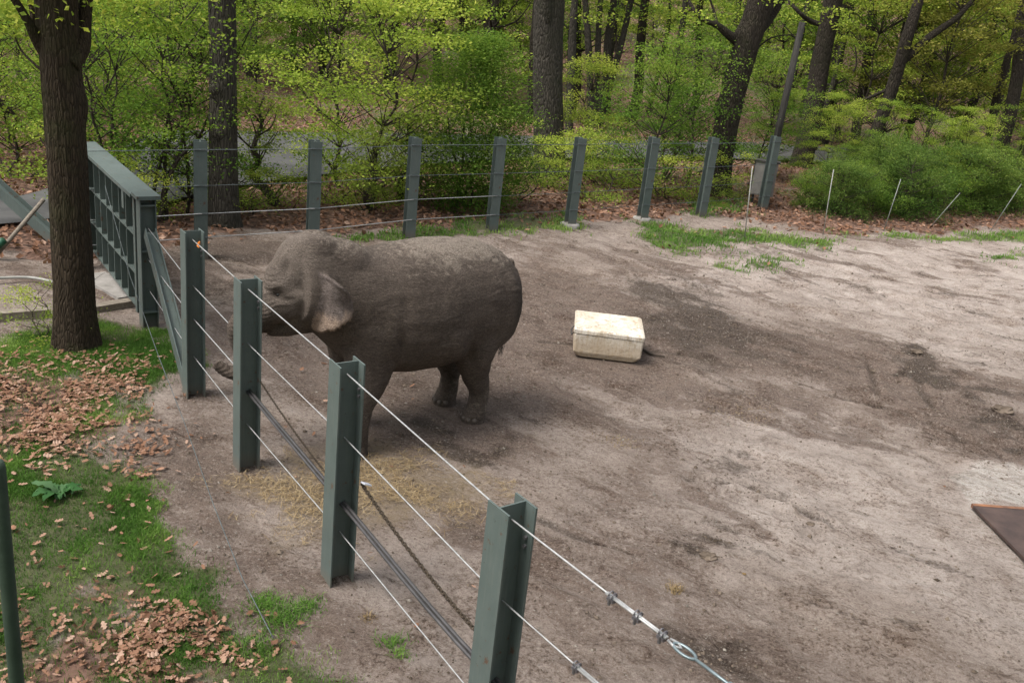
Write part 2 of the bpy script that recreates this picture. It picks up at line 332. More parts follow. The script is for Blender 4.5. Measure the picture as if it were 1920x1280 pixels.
MUD = [[(300, 735), (440, 735), (480, 890), (640, 1085), (880, 1300), (620, 1300), (500, 1100), (330, 930), (250, 850)],
       [(420, 480), (760, 500), (1000, 480), (1180, 520), (1300, 590), (1500, 610), (1700, 660), (1780, 720), (1990, 800), (1960, 890), (1800, 830), (1600, 770), (1400, 740), (1250, 700), (1100, 760), (1000, 880), (900, 960), (700, 960), (560, 840), (440, 660)],
       [(690, 990), (900, 900), (1080, 920), (1060, 1100), (900, 1130)], [(1240, 1190), (1460, 1180), (1560, 1300), (1200, 1310)], [(940, 950), (1230, 770), (1320, 860), (1290, 960), (1480, 1180), (1720, 1310), (880, 1330), (870, 1050)], [(0, 500), (170, 505), (240, 470), (420, 450), (560, 450), (440, 560), (300, 560), (170, 560), (0, 560)]]
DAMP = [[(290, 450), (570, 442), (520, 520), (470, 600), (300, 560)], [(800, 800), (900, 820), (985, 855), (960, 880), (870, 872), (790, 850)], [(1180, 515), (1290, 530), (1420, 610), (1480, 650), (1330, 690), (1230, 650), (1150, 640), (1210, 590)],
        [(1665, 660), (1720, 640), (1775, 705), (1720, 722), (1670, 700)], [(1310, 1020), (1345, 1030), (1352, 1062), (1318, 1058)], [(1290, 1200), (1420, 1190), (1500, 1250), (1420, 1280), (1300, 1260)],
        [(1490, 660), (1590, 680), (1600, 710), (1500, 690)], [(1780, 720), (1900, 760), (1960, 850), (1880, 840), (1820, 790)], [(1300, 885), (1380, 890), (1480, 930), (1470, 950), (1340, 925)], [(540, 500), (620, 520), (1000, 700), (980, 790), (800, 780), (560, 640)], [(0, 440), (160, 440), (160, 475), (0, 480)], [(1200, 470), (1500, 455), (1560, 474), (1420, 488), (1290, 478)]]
SAND = [[(1240, 455), (2100, 440), (2200, 740), (1800, 700), (1560, 590), (1250, 520)], [(1230, 800), (1500, 780), (1700, 830), (2000, 920), (2100, 1150), (1700, 1180), (1380, 1080)], [(520, 640), (630, 650), (620, 760), (520, 740)]]
APRON = [(1745, 880), (1830, 850), (1990, 880), (2000, 960), (1810, 952)]
TRACKS = [[(1190, 515), (1300, 530), (1440, 545)], [(1010, 640), (1250, 662), (1400, 690)], [(1560, 740), (1700, 770), (1900, 860)], [(1630, 680), (1650, 740)], [(1700, 690), (1760, 770)], [(1290, 900), (1400, 905), (1560, 985)], [(960, 950), (1100, 1010), (1200, 1040)]]
def hill(X, Y):
    d = np.hypot(X, Y) - 46
    return np.where(d > 0, 15.0 * sstep(0, 95, d), 0)
def terrain(X, Y):
    z = hill(X, Y)
    near = sstep(60, 35, np.hypot(X, Y - 12))
    z = z + near * ((fbm(X, Y, 3, 0.35) - 0.5) * 0.16 + (fbm(X + 40, Y, 4, 1.6) - 0.5) * 0.10)
    c, s = math.cos(math.radians(-28)), math.sin(math.radians(-28))
    xs, ys = X * c + Y * s, -X * s + Y * c
    z = z + near * sstep(-3.4, -1.0, X) * ((fbm(xs * 0.35, ys * 1.5, 5, 2.2) - 0.5) * 0.13 + (fbm(X + 3, Y + 8, 3, 5.5) - 0.5) * 0.035)
    return z
def axis(a, b, h, far):
    core = np.arange(a, b + h / 2, h); out = []; s = h; x = b
    while x < far: s *= 1.09; x += s; out.append(x)
    lo = []; s = h; x = a
    while x > -far: s *= 1.09; x -= s; lo.append(x)
    return np.concatenate([lo[::-1], core, out])
gx = axis(-8.0, 12.0, 0.055, 700); gy = axis(3.5, 24.0, 0.055, 700)
GX, GY = np.meshgrid(gx, gy); GXf, GYf = GX.ravel(), GY.ravel()
warp = (fbm(GXf, GYf, 4, 0.9) - 0.5); warp2 = fbm(GXf + 31, GYf + 7, 4, 2.7) - 0.5
_c, _s = math.cos(math.radians(30)), math.sin(math.radians(30)); SX, SY = GXf * _c - GYf * _s, GXf * _s + GYf * _c
swarp = fbm(SX * 0.48, SY * 1.35, 6, 0.9) - 0.5; swarp2 = fbm(SX * 0.5 + 9, SY * 1.4 + 4, 5, 2.6) - 0.5
sdlawn = polysd(LAWN, GXf, GYf) + warp * 1.0 + warp2 * 0.5
lawn = sstep(-0.12, 0.35, sdlawn)
leafm = np.maximum(sstep(-0.7, 0.6, polysd(LEAF1, GXf, GYf) + warp2 * 1.6 + warp * .8), sstep(-0.6, 0.5, polysd(LEAF2, GXf, GYf) + warp2 * 1.5 + warp * .6))
litterm = np.maximum(sstep(-0.5, 0.8, polysd(LITTER, GXf, GYf) + warp * 2.0), leafm * 0.85)
litterm = np.maximum(litterm, np.maximum(sstep(33, 37, GYf + warp * 3), sstep(-11, -14, GXf + warp * 3) * sstep(11, 14, GYf)))
under = sstep(26, 32, GYf) * sstep(.46, .62, fbm(GXf + 77, GYf + 5, 4, .35)); litterm = litterm * (1 - .6 * under)
stripm = np.zeros_like(GXf)
for p in STRIP: stripm = np.maximum(stripm, sstep(-0.3, 0.5, polysd(p, GXf, GYf) + warp2 * 1.6))
litterm = np.clip(litterm - stripm * 0.8, 0, 1)
grassm = np.maximum(np.maximum(lawn * (1 - 0.75 * leafm), stripm * 0.9), np.maximum(under * .9, sstep(2.5, 1.0, GYf)))
mudm = np.zeros_like(GXf); dampm = mudm.copy(); sandm = mudm.copy()
for k, p in enumerate(MUD): mudm = np.maximum(mudm, (0.62 if k == 4 else 0.95) * sstep(-1.3, 1.1, polysd(p, GXf, GYf) + swarp * 4.5 + warp2 * 1.5))
mudm = np.maximum(mudm, 0.75 * sstep(.57, .70, swarp + .5) * sstep(-4, -1.5, GXf))
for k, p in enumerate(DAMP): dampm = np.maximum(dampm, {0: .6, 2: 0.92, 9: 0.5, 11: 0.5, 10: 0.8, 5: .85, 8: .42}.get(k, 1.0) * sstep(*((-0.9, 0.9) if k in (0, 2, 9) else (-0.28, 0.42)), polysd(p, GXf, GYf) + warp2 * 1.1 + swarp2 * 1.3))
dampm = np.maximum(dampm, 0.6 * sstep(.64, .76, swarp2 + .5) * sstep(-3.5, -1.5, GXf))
for p in SAND: sandm = np.maximum(sandm, sstep(-1.0, 1.4, polysd(p, GXf, GYf) + swarp * 4.0 + warp * 1.5))
strawm = sstep(-0.2, 0.4, polysd(STRAW, GXf, GYf) + warp2 * 1.0)
apronm = sstep(-0.1, 0.25, polysd(APRON, GXf, GYf) + warp2 * 0.3)
def trackd(pts):
    P = np.array([G(*p)[:2] for p in pts]); d = np.full(GXf.shape, 9e9)
    for a, b in zip(P[:-1], P[1:]):
        e = b - a; t = np.clip(((GXf - a[0]) * e[0] + (GYf - a[1]) * e[1]) / (e @ e), 0, 1)
        d = np.minimum(d, np.hypot(GXf - a[0] - t * e[0], GYf - a[1] - t * e[1]))
    return d
GZ = terrain(GXf, GYf)
for p in TRACKS:
    d = trackd(p) + warp2 * 0.12
    GZ = GZ - 0.05 * np.exp(-(d / 0.06) ** 2) + 0.03 * np.exp(-((d - 0.13) / 0.06) ** 2); dampm = np.maximum(dampm, 0.75 * np.exp(-(d / 0.08) ** 2))
GZ = GZ + np.clip(mudm, 0, 1) * sstep(40, 25, GYf) * ((fbm(SX * .5 + 3, SY * 1.6, 4, 4.0) - 0.5) * 0.075)
inner = np.clip(dampm, 0, 1) * sstep(60, 30, GYf)
GZ = GZ + inner * (fbm(GXf, GYf, 4, 5.0) - 0.5) * 0.09
# footprints trodden into the soft soil
for k in range(170):
    fx, fy = rng.uniform(-1.5, 9), rng.uniform(6, 19); r = rng.uniform(0.10, 0.18)
    d = np.hypot(GXf - fx, GYf - fy); i = d < 0.5
    GZ[i] += -0.028 * sstep(r, r * 0.6, d[i]) + 0.014 * np.exp(-((d[i] - r * 1.15) / 0.05) ** 2)
for cx_, cy_ in [(-3.62, 10.02), (-2.55, 8.52), (-1.24, 6.73), (0.11, 4.84)]:
    d = np.hypot(GXf - cx_, GYf - cy_); GZ = GZ + 0.045 * np.exp(-(d / 0.24) ** 2) * (0.6 + 0.8 * fbm(GXf, GYf, 3, 6.0)); dampm = np.maximum(dampm, 0.55 * np.exp(-(d / 0.26) ** 2))
for cx_, cy_, cr_ in ((-1.0, 9.8, 1.9), (1.37, 13.25, 0.9), (6.1, 8.6, 1.3)):
    GZ = GZ * (1 - 0.9 * sstep(cr_ * 1.6, cr_, np.hypot(GXf - cx_, GYf - cy_)))
def gz(x, y):
    i = np.clip(np.searchsorted(gx, x) - 1, 0, len(gx) - 2); j = np.clip(np.searchsorted(gy, y) - 1, 0, len(gy) - 2)
    Z = GZ.reshape(GX.shape); fx = (x - gx[i]) / (gx[i + 1] - gx[i]); fy = (y - gy[j]) / (gy[j + 1] - gy[j])
    return Z[j, i] * (1 - fx) * (1 - fy) + Z[j, i + 1] * fx * (1 - fy) + Z[j + 1, i] * (1 - fx) * fy + Z[j + 1, i + 1] * fx * fy
def gmask(Mk, x, y):
    i = np.clip(np.searchsorted(gx, x) - 1, 0, len(gx) - 2); j = np.clip(np.searchsorted(gy, y) - 1, 0, len(gy) - 2)
    return Mk.reshape(GX.shape)[j, i]
nx, ny = len(gx), len(gy)
ii = (np.arange(ny - 1)[:, None] * nx + np.arange(nx - 1)[None]).ravel()
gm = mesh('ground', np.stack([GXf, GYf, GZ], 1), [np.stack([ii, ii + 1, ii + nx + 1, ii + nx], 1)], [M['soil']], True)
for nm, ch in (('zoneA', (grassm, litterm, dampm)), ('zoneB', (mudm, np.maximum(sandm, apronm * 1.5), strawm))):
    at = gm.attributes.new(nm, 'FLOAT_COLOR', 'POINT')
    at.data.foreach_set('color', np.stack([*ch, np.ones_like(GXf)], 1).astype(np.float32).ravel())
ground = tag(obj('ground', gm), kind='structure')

# asphalt road behind the far fence, widening to the left
ROAD_N = [(-500, 470), (-100, 438), (0, 430), (60, 424), (130, 414), (205, 404), (290, 392), (380, 372), (470, 352), (560, 340), (660, 328), (800, 314), (1000, 303), (1180, 302), (1430, 304), (1700, 318), (2100, 345)]
ROAD_F = [(-500, 398), (-100, 388), (0, 381), (60, 371), (130, 345), (205, 298), (290, 256), (380, 250), (470, 252), (560, 254), (660, 254), (800, 256), (1000, 260), (1180, 267), (1430, 274), (1700, 288), (2100, 312)]
a = smoothpath([G(*p)[:2] for p in ROAD_N], 5); b = smoothpath([G(*p)[:2] for p in ROAD_F], 5); k = len(a)
RV = []
for t in np.linspace(0, 1, 9):
    p = a * (1 - t) + b * t; RV.append(np.column_stack([p, gz(p[:, 0], p[:, 1]) * 0 + 0.10 + 0.05 * (1 - (2 * t - 1) ** 2)]))
RV = np.concatenate(RV); ii = (np.arange(8)[:, None] * k + np.arange(k - 1)[None]).ravel()
tag(obj('road', mesh('road', RV, [np.stack([ii, ii + 1, ii + k + 1, ii + k], 1)], [M['asphalt']], True)), kind='structure')
roadpoly = [tuple(p) for p in np.concatenate([a[::3], b[::-3]])]

# ------------------------------------------------------------------ leaf cards
def leaf_mesh(name, P, size, mat, up=0.6, aspect=0.55, tint=None, dirs=None):
    n = len(P); d = rng.normal(size=(n, 3)); d[:, 2] *= 0.5
    if dirs is not None: d = d * 0.6 + dirs
    d /= np.linalg.norm(d, axis=1)[:, None]
    nr = rng.normal(size=(n, 3)); nr[:, 2] = np.abs(nr[:, 2]) + up * 2
    w = np.cross(nr, d); w /= np.linalg.norm(w, axis=1)[:, None] + 1e-9
    s = (size * rng.uniform(0.6, 1.35, n))[:, None]; h = np.cross(d, w)
    V = np.stack([P - d * s * 0.5, P + w * s * aspect * 0.5 + h * s * 0.08, P + d * s * 0.5, P - w * s * aspect * 0.5 + h * s * 0.08], 1).reshape(-1, 3)
    me = mesh(name, V, [np.arange(4 * n).reshape(-1, 4)], [mat])
    t = rng.random(n) if tint is None else np.clip(tint, 0, 1)
    me.attributes.new('tint', 'FLOAT', 'POINT').data.foreach_set('value', np.repeat(t, 4).astype(np.float32))
    return me
def stem_wobble(base, top, n=8, amp=0.12):
    t = np.linspace(0, 1, n)[:, None]; P = np.asarray(base) * (1 - t) + np.asarray(top) * t
    w = np.cumsum(rng.normal(size=(n, 3)) * amp / n ** 0.5, 0) * np.array([1, 1, 0.15]); w -= w[0]
    return P + w
def understory(h=7.0, z0=0.8, R=2.2, sprays=60, per=110, size=0.10, flat=0.22, sprad=0.6, r0=0.06, stems=1, prof=None, lean=0.3):
    """returns (wood V,F) MB and leaf points/tints for a tree standing at the origin"""
    wood = MB(); pts = []; tin = []
    trunks = []
    for s in range(stems):
        bx = rng.normal(size=2) * (0.12 if stems > 1 else 0); tp = rng.normal(size=2) * (lean if stems == 1 else 0.9)
        p = stem_wobble((bx[0], bx[1], -0.1), (tp[0], tp[1], h * rng.uniform(0.8, 0.97)), 10, 0.35)
        wood.tube(smoothpath(p, 3), np.linspace(r0, r0 * 0.18, (len(p) - 1) * 3 + 1), 7); trunks.append(p)
    for k in range(sprays):
        z = z0 + (h - z0) * rng.random() ** 0.9; f = (z - z0) / (h - z0)
        pr = prof(f) if prof else (0.45 + 0.55 * math.sin(math.pi * min(1, f * 0.85 + 0.15)))
        rr = R * pr * math.sqrt(rng.random()); th = rng.uniform(0, 2 * math.pi)
        tr = trunks[rng.integers(stems)]; i = int(np.clip((z - 0.25 * rr) / h * 9, 0, 8)); src = tr[i]
        c = np.array([src[0] + rr * math.cos(th), src[1] + rr * math.sin(th), z])
        if rr > 0.25:
            q = smoothpath([src, (src + c) / 2 + rng.normal(size=3) * 0.08 - np.array([0, 0, 0.05]), c], 3)
            wood.tube(q, np.linspace(0.018, 0.005, len(q)) * (0.6 + r0 * 6), 4, False)
        m = int(per * rng.uniform(0.5, 1.5)); sp = sprad * rng.uniform(0.6, 1.3)
        q = rng.normal(size=(m, 3)) * np.array([sp * 0.55, sp * 0.55, sp * flat * 0.7]); q[:, 2] -= 0.18 * np.hypot(q[:, 0], q[:, 1])
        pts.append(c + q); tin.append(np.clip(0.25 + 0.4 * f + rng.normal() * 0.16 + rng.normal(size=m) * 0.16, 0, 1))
    return wood, np.concatenate(pts), np.concatenate(tin)
def make_tree(name, leafmat, wood='twig', crown_name='crown', **kw):
    size = kw.get('size', 0.1)
    wd, P, t = understory(**kw)
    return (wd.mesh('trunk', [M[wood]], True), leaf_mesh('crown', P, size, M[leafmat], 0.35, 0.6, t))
def plant_tree(name, meshes, loc, rz, sc, label, cat='tree', group=None, crown='crown', trunk='trunk'):
    e = empty(name, loc, rz); e.scale = (sc, sc, sc)
    obj(trunk, meshes[0], e); obj(crown, meshes[1], e)
    return tag(e, label, cat, group)

# big trunk with furrowed bark relief
def trunk_mesh(path, rad, mat, nseg=56, nz=120, relief=0.02, flare=0.35, knots=()):
    p = smoothpath(path, max(2, nz // max(1, len(path) - 1))); m = len(p)
    s = np.concatenate([[0], np.cumsum(np.linalg.norm(np.diff(p, axis=0), axis=1))]); r = np.interp(s / s[-1], np.linspace(0, 1, len(rad)), rad)
    r = r * (1 + flare * np.exp(-s / 0.35))
    V, F = tube(p, r, nseg, True); body = V[:m * nseg].reshape(m, nseg, 3)
    th = np.linspace(0, 2 * np.pi, nseg, endpoint=False)[None]; S = s[:, None]
    rr = r.mean()
    cx, cy = np.cos(th), np.sin(th)
    n1 = vnoise(cx * rr * 28 + 50 + S * 0.9, cy * rr * 28 + 50 + 0.7 * np.sin(S * 1.7)); n2 = fbm(cx * rr * 5 + S * 0.8 + 20, cy * rr * 5 + 20 + S * 0.3, 3)
    disp = relief * (np.abs(n1 - 0.5) * 2 - 0.4) + relief * 2.2 * (n2 - 0.5)
    disp = disp + flare * 0.35 * r[:, None] * np.exp(-S / 0.3) * np.sin(th * 5 + 1) * 0.5
    for (ks, kt, ka, kr) in knots: disp = disp + ka * np.exp(-(((S - ks) / kr) ** 2 + ((np.angle(np.exp(1j * (th - kt)))) * rr / kr) ** 2))
    d = body - p[:, None]; d /= np.linalg.norm(d, axis=2, keepdims=True)
    V[:m * nseg] = (body + d * disp[..., None]).reshape(-1, 3)
    return V, F
def big_tree(name, path, rad, mat, label, limbs=(), leaves=None, leafmat='leaf_yellow', size=0.1, group=None, **kw):
    base = np.asarray(path[0], float); e = empty(name, base); tag(e, label, 'tree', group)
    mb = MB(); V, F = trunk_mesh(np.asarray(path) - base, rad, mat, **kw); mb.add(V, F)
    for lp, lr in limbs:
        q = smoothpath(np.asarray(lp) - base, 5); mb.tube(q, np.interp(np.linspace(0, 1, len(q)), np.linspace(0, 1, len(lr)), lr), 10)
    obj('trunk', mb.mesh('trunk', [M[mat]], True), e)
    if leaves is not None:
        pts = []
        for c, rad_, n in leaves:
            k = max(3, n // 60)
            cc = np.asarray(c) - base + rng.normal(size=(k, 3)) * rad_ * np.array([.6, .6, .4]); i = rng.integers(k, size=n)
            pts.append(cc[i] + rng.normal(size=(n, 3)) * np.array([.28, .28, .09]))
        obj('crown', leaf_mesh('crown', np.concatenate(pts), size, M[leafmat], 0.35), e)
    return e
def col(u0, v0, Y, u1, v1, Y1=None):      # a stem from one seen point to another, at true distance
    return AT(u0, v0, Y), AT(u1, v1, Y1 or Y)

# ------------------------------------------------------------------ fences
PHT, PD, PF, TH = 2.0, 0.21, 0.205, 0.013
def beam_parts(length, z0=-0.12):
    w = MB(); w.box((0, 0, (length + z0) / 2), (TH * 0.9, PD - 2 * TH, length - z0)); web = w.mesh('web', [M['paint']])
    f = MB(); f.box((0, 0, (length + z0) / 2), (PF, TH, length - z0)); fl = f.mesh('flange', [M['paint']])
    return web, fl
web_me, fl_me = beam_parts(PHT)
bm_ = MB(); bm_.tube([(0, -0.012, 0), (0, 0.012, 0)], 0.014, 6); bolt_me = bm_.mesh('bolt', [M['clamp']])
bm_ = MB(); bm_.box((0, 0, 0), (PF + 0.02, 0.014, 0.022)); brk_me = bm_.mesh('cable_bracket', [M['dark_cable']])
bm_ = MB()
for k, (zz, sc) in enumerate(((-0.2, 0.21), (0.03, 0.21), (0.055, 0.185))): pass
bm_.tube([(0, 0, -0.2), (0, 0, 0.03), (0, 0, 0.05)], [0.24, 0.23, 0.19], 14); foot_me = bm_.mesh('footing', [M['concrete']], True)
def make_post(loc, rz, label, group, far=False, footing=False):
    e = empty('fence_post', loc, rz)
    obj('web', web_me, e); a = obj('flange', fl_me, e, (0, -(PD - TH) / 2, 0)); b = obj('flange', fl_me, e, (0, (PD - TH) / 2, 0))
    if far:
        for z in (1.87, 1.27, 0.79, 0.38): obj('cable_bracket', brk_me, e, (0, -(PD / 2 + 0.008), z))
    else:
        for z in (1.78, 1.72): obj('bolt', bolt_me, e, (0.05, (PD - TH) / 2 - 0.012, z))
    if footing: obj('footing', foot_me, e)
    return tag(e, label, 'fence post', group)
NEAR = [(-3.62, 10.02), (-2.55, 8.52), (-1.24, 6.73), (0.11, 4.84), (1.965, 2.67)]
nl = ['grey-green steel post with the diagonal brace running down to its foot', 'grey-green steel post in front of the elephant\'s trunk',
      'grey-green steel post hiding the elephant\'s front foot, chain tied to it', 'largest grey-green steel post, nearest the camera with its foot out of the picture', 'grey-green steel anchor post that holds the turnbuckle end']
for k in range(5):
    a = np.array(NEAR[max(k - 1, 0)]); b = np.array(NEAR[min(k + 1, 4)]); d = b - a
    make_post((*NEAR[k], 0), math.atan2(d[1], d[0]), nl[k], 'posts of the near cable fence')
FAR = [(-7.05, 14.35), (-5.52, 15.69), (-3.9, 17.01), (-2.33, 18.74), (-0.71, 20.06), (1.03, 21.5), (2.86, 23.1), (4.52, 24.44), (6.54, 26.35)]
flb = ['far fence post hidden behind the big brown trunk', 'far fence post touching the left side of the grey tree trunk', 'far fence post rising above the elephant\'s head',
       'far fence post rising above the elephant\'s shoulders', 'far fence post in front of the round bright green bush', 'far fence post on a pale concrete footing, right of the thick ivy-footed tree',
       'far fence post among brown leaves, third from the grey cabinet', 'far fence post just left of the leaning dark tree', 'far fence post with the grey cabinet behind it']
for k in range(9):
    a = np.array(FAR[max(k - 1, 0)]); b = np.array(FAR[min(k + 1, 8)]); d = b - a
    make_post((*FAR[k], 0), math.atan2(d[1], d[0]) * 0.62, flb[k], 'posts of the far cable fence', True, k in (5, 6))
def cable(name, pts, r, mat, label, cat='cable', group=None, sag=0.0, n=6):
    P = []
    for a, b in zip(pts[:-1], pts[1:]):
        for t in np.linspace(0, 1, 6, endpoint=False): q = np.asarray(a) * (1 - t) + np.asarray(b) * t; q = q - np.array([0, 0, sag * 4 * t * (1 - t)]); P.append(q)
    P.append(np.asarray(pts[-1])); mb = MB(); mb.tube(P, r, n)
    return tag(obj(name, mb.mesh(name, [M[mat]], True)), label, cat, group)
def lerp2(a, b, t): return tuple(np.asarray(a) * (1 - t) + np.asarray(b) * t)
NP = [np.array(p) for p in NEAR]; ng = 'cables of the near fence'
GP = np.array([-4.98, 12.1])
topA = [(*lerp2(NP[0], NP[1], 0.0), 1.9)] + [(*p, 1.9) for p in NP[1:4]]
endA = np.array([*lerp2(NP[3], NP[4], 0.31), 1.89])
cable('fence_cable', topA + [tuple(endA)], 0.006, 'galv', 'top galvanised cable of the near fence, ending in clamps and a turnbuckle', group=ng)
clB = np.array([*lerp2(NP[3], NP[4], 0.24), 1.33])
cable('fence_cable', [(*GP, 1.42)] + [(*p, z) for p, z in zip(NP[:4], (1.37, 1.35, 1.36, 1.34))] + [tuple(clB)], 0.0052, 'galv', 'second cable from the top of the near fence', group=ng)
cable('fence_cable', [(*GP, 0.98)] + [(*NP[0], 0.98), (*NP[1], 0.97)], 0.006, 'galv', 'short third cable beside the trunk tip between the two leftmost posts', group=ng)
cable('fence_cable', [(*GP, 0.55)] + [(*p, z) for p, z in zip(NP, (0.52, 0.49, 0.5, 0.49, 0.49))], 0.0052, 'galv', 'lowest galvanised cable of the near fence', group=ng)
# two black pipes side by side
mb = MB()
for off in (0.0, 0.026):
    P = []
    for p, z in zip(NP[1:], (0.84, 0.76, 0.74, 0.74)): P.append((p[0] + off * 0.8, p[1] + off * 0.5, z + off * 0.5))
    mb.tube(smoothpath(P, 6), 0.0135, 8)
tag(obj('pipe_rail', mb.mesh('pipe_rail', [M['black_pipe']], True)), 'dark double pipe strung low through the near fence posts', 'pipe rail')
def chain_mesh(P, link=0.05, wire=0.0065):
    P = smoothpath(P, 30); s = np.concatenate([[0], np.cumsum(np.linalg.norm(np.diff(P, axis=0), axis=1))]); n = int(s[-1] / (link * 0.72)); mb = MB()
    for k in range(n):
        u = (k + 0.5) / n * s[-1]; c = np.array([np.interp(u, s, P[:, i]) for i in range(3)]); c2 = np.array([np.interp(u + 0.01, s, P[:, i]) for i in range(3)])
        t = c2 - c; t /= np.linalg.norm(t) + 1e-9; a = np.cross(t, (0, 0, 1.0)); a /= np.linalg.norm(a); b = np.cross(t, a); 
        w = a if k % 2 else b; th = np.linspace(0, 2 * math.pi, 8, endpoint=False)
        mb.tube([c + t * math.cos(x) * link * 0.5 + w * math.sin(x) * link * 0.26 for x in th], wire, 5, closed=True)
    return mb.mesh('chain', [M['chain']], True)
def sagline(a, b, s): a = np.asarray(a); b = np.asarray(b); return [a * (1 - t) + b * t - np.array([0, 0, s * 4 * t * (1 - t)]) for t in np.linspace(0, 1, 9)]
tag(obj('chain', chain_mesh(sagline((NP[2][0] + 0.16, NP[2][1] + 0.02, 0.95), (*(NP[3] + np.array([-0.05, 0.09])), 0.94), 0.05))), 'rusty chain hanging above the dark pipe by the nearest post', 'chain', 'chains on the near fence')
tag(obj('chain', chain_mesh(sagline((NP[1][0] + 0.12, NP[1][1], 0.98), (*(NP[2] + np.array([-0.08, 0.1])), 0.88), 0.03), 0.035, 0.0035)), 'thin chain running behind the post by the elephant\'s trunk', 'chain', 'chains on the near fence')
mb = MB(); R_ = Matrix.Rotation(0.9, 3, 'Z') @ Matrix.Rotation(0.5, 3, 'Y')
mb.box((0, 0, 0), (0.085, 0.05, 0.012), R_); tg = obj('tag_plate', mb.mesh('tag_plate', [M['white_tag']]), None, (NP[2][0] + 0.20, NP[2][1] + 0.0, 0.965))
tag(tg, 'small white tag clipped on the chain near the post', 'tag')
# clamps, eye and turnbuckle on the top cable
tdir = np.array([*(NP[4] - NP[3]), 0]); LEN = np.linalg.norm(tdir); tdir /= LEN; side = np.cross(tdir, (0, 0, 1.0))
def alongA(t, z=1.89): return np.array([*lerp2(NP[3], NP[4], t), z])
def clamp_mesh():
    mb = MB(); th = np.linspace(0, math.pi, 7)
    for o in (-0.009, 0.009): mb.tube([tdir * o + np.array([0, 0, 0.004]) + side * math.cos(x) * 0.014 + np.array([0, 0, 1]) * math.sin(x) * 0.016 for x in th], 0.0035, 5)
    mb.box(np.array([0, 0, -0.011]), (0.034, 0.03, 0.014), Matrix.Rotation(math.atan2(tdir[1], tdir[0]), 3, 'Z'))
    for sx in (-1, 1): mb.tube([side * 0.014 * sx + np.array([0, 0, 0.0]), side * 0.014 * sx + np.array([0, 0, -0.03])], 0.007, 6)
    mb.V = [v * 1.35 for v in mb.V]; return mb.mesh('cable_clamp', [M['clamp']])
clamp_me = clamp_mesh()
tb = empty('turnbuckle', tuple(alongA(0.34)))
tag(tb, 'galvanised turnbuckle with clamps and eye on the top cable at lower right', 'turnbuckle')
o0 = alongA(0.34)
mb = MB()
for sg in (-1, 1): mb.tube([alongA(t) - o0 + side * 0.0065 * sg for t in (0.285, 0.36, 0.435)], 0.0072, 6)
obj('doubled_cable', mb.mesh('doubled_cable', [M['galv']], True), tb)
for t in (0.30, 0.365, 0.425): obj('cable_clamp', clamp_me, tb, tuple(alongA(t) - o0))
mb = MB(); c = alongA(0.475) - o0; th = np.linspace(0, 2 * math.pi, 16, endpoint=False)
mb.tube([c + tdir * math.cos(x) * 0.068 + side * math.sin(x) * 0.03 for x in th], 0.0085, 7, closed=True); obj('eye', mb.mesh('eye', [M['steel_rod']], True), tb)
mb = MB(); mb.tube([c - tdir * 0.10 + side * 0.009, c - tdir * 0.055 + side * 0.02, c - tdir * 0.02, c - tdir * 0.055 - side * 0.02, c - tdir * 0.10 - side * 0.009], 0.0075, 6); obj('thimble', mb.mesh('thimble', [M['galv']], True), tb)
mb = MB(); mb.tube([c + tdir * 0.066, alongA(0.60) - o0], 0.0085, 8); obj('threaded_rod', mb.mesh('threaded_rod', [M['steel_rod']], True), tb)
mb = MB(); e1 = alongA(0.575) - o0; e2 = alongA(0.97) - o0
for sg in (-1, 1): mb.tube([e1 + side * 0.0, e1 + side * 0.018 * sg + tdir * 0.03, e2 + side * 0.018 * sg], 0.008, 6)
mb.tube([e1 - tdir * 0.012, e1 + tdir * 0.012], 0.018, 6); mb.tube([e2, alongA(1.0) - o0], 0.009, 6)
obj('frame', mb.mesh('frame', [M['steel_rod']], True), tb)
tb2 = empty('cable_end', tuple(clB)); tag(tb2, 'clamped doubled end of the second cable at the bottom edge', 'cable end')
obj('cable_clamp', clamp_me, tb2)
mb = MB()
for sg in (-1, 1): mb.tube([side * 0.008 * sg, tdir * 0.45 + side * 0.008 * sg, np.array([*NP[4], 1.33]) - clB], 0.0072, 6)
obj('doubled_cable', mb.mesh('doubled_cable', [M['galv']], True), tb2)
mb = MB(); q = np.array([*lerp2(NP[0], NP[1], 0.10), 1.9])
for k in range(4): mb.tube([q + np.array([0.005 * k, 0, 0.012 * k - 0.02]), q + np.array([0.03, -0.02, -0.03 + 0.02 * k])], 0.010, 5)
tag(obj('flag_tape', mb.mesh('flag_tape', [M['orange']])), 'knot of orange tape on the top cable', 'tape')
# far cables
fg = 'cables of the far fence'
for z, r, mt, lb, ks in ((1.87, 0.007, 'dark_cable', 'topmost thin dark cable along the far fence', range(0, 9)), (1.27, 0.006, 'dark_cable', 'second thin dark cable along the far fence', range(0, 9)),
                 (0.79, 0.008, 'galv', 'pale upper bright cable on the left half of the far fence', range(0, 5)), (0.38, 0.008, 'galv', 'pale lower bright cable just above the elephant\'s head', range(0, 5)),
                 (0.785, 0.005, 'dark_cable', 'thin dark continuation of the third cable, right half of the far fence', range(4, 9)), (0.375, 0.005, 'dark_cable', 'thin dark lowest cable, right half of the far fence', range(4, 9))):
    P = []
    for k in ks:
        d = np.array([*(np.array(FAR[min(k + 1, 8)]) - np.array(FAR[max(k - 1, 0)]))]); d /= np.linalg.norm(d); n_ = np.array([d[1], -d[0]]) * 0.125
        P.append((FAR[k][0] + n_[0] * 0.75, FAR[k][1] + n_[1] * 1.0 , z))
    cable('fence_cable', P, r, mt, lb, group=fg, n=5)

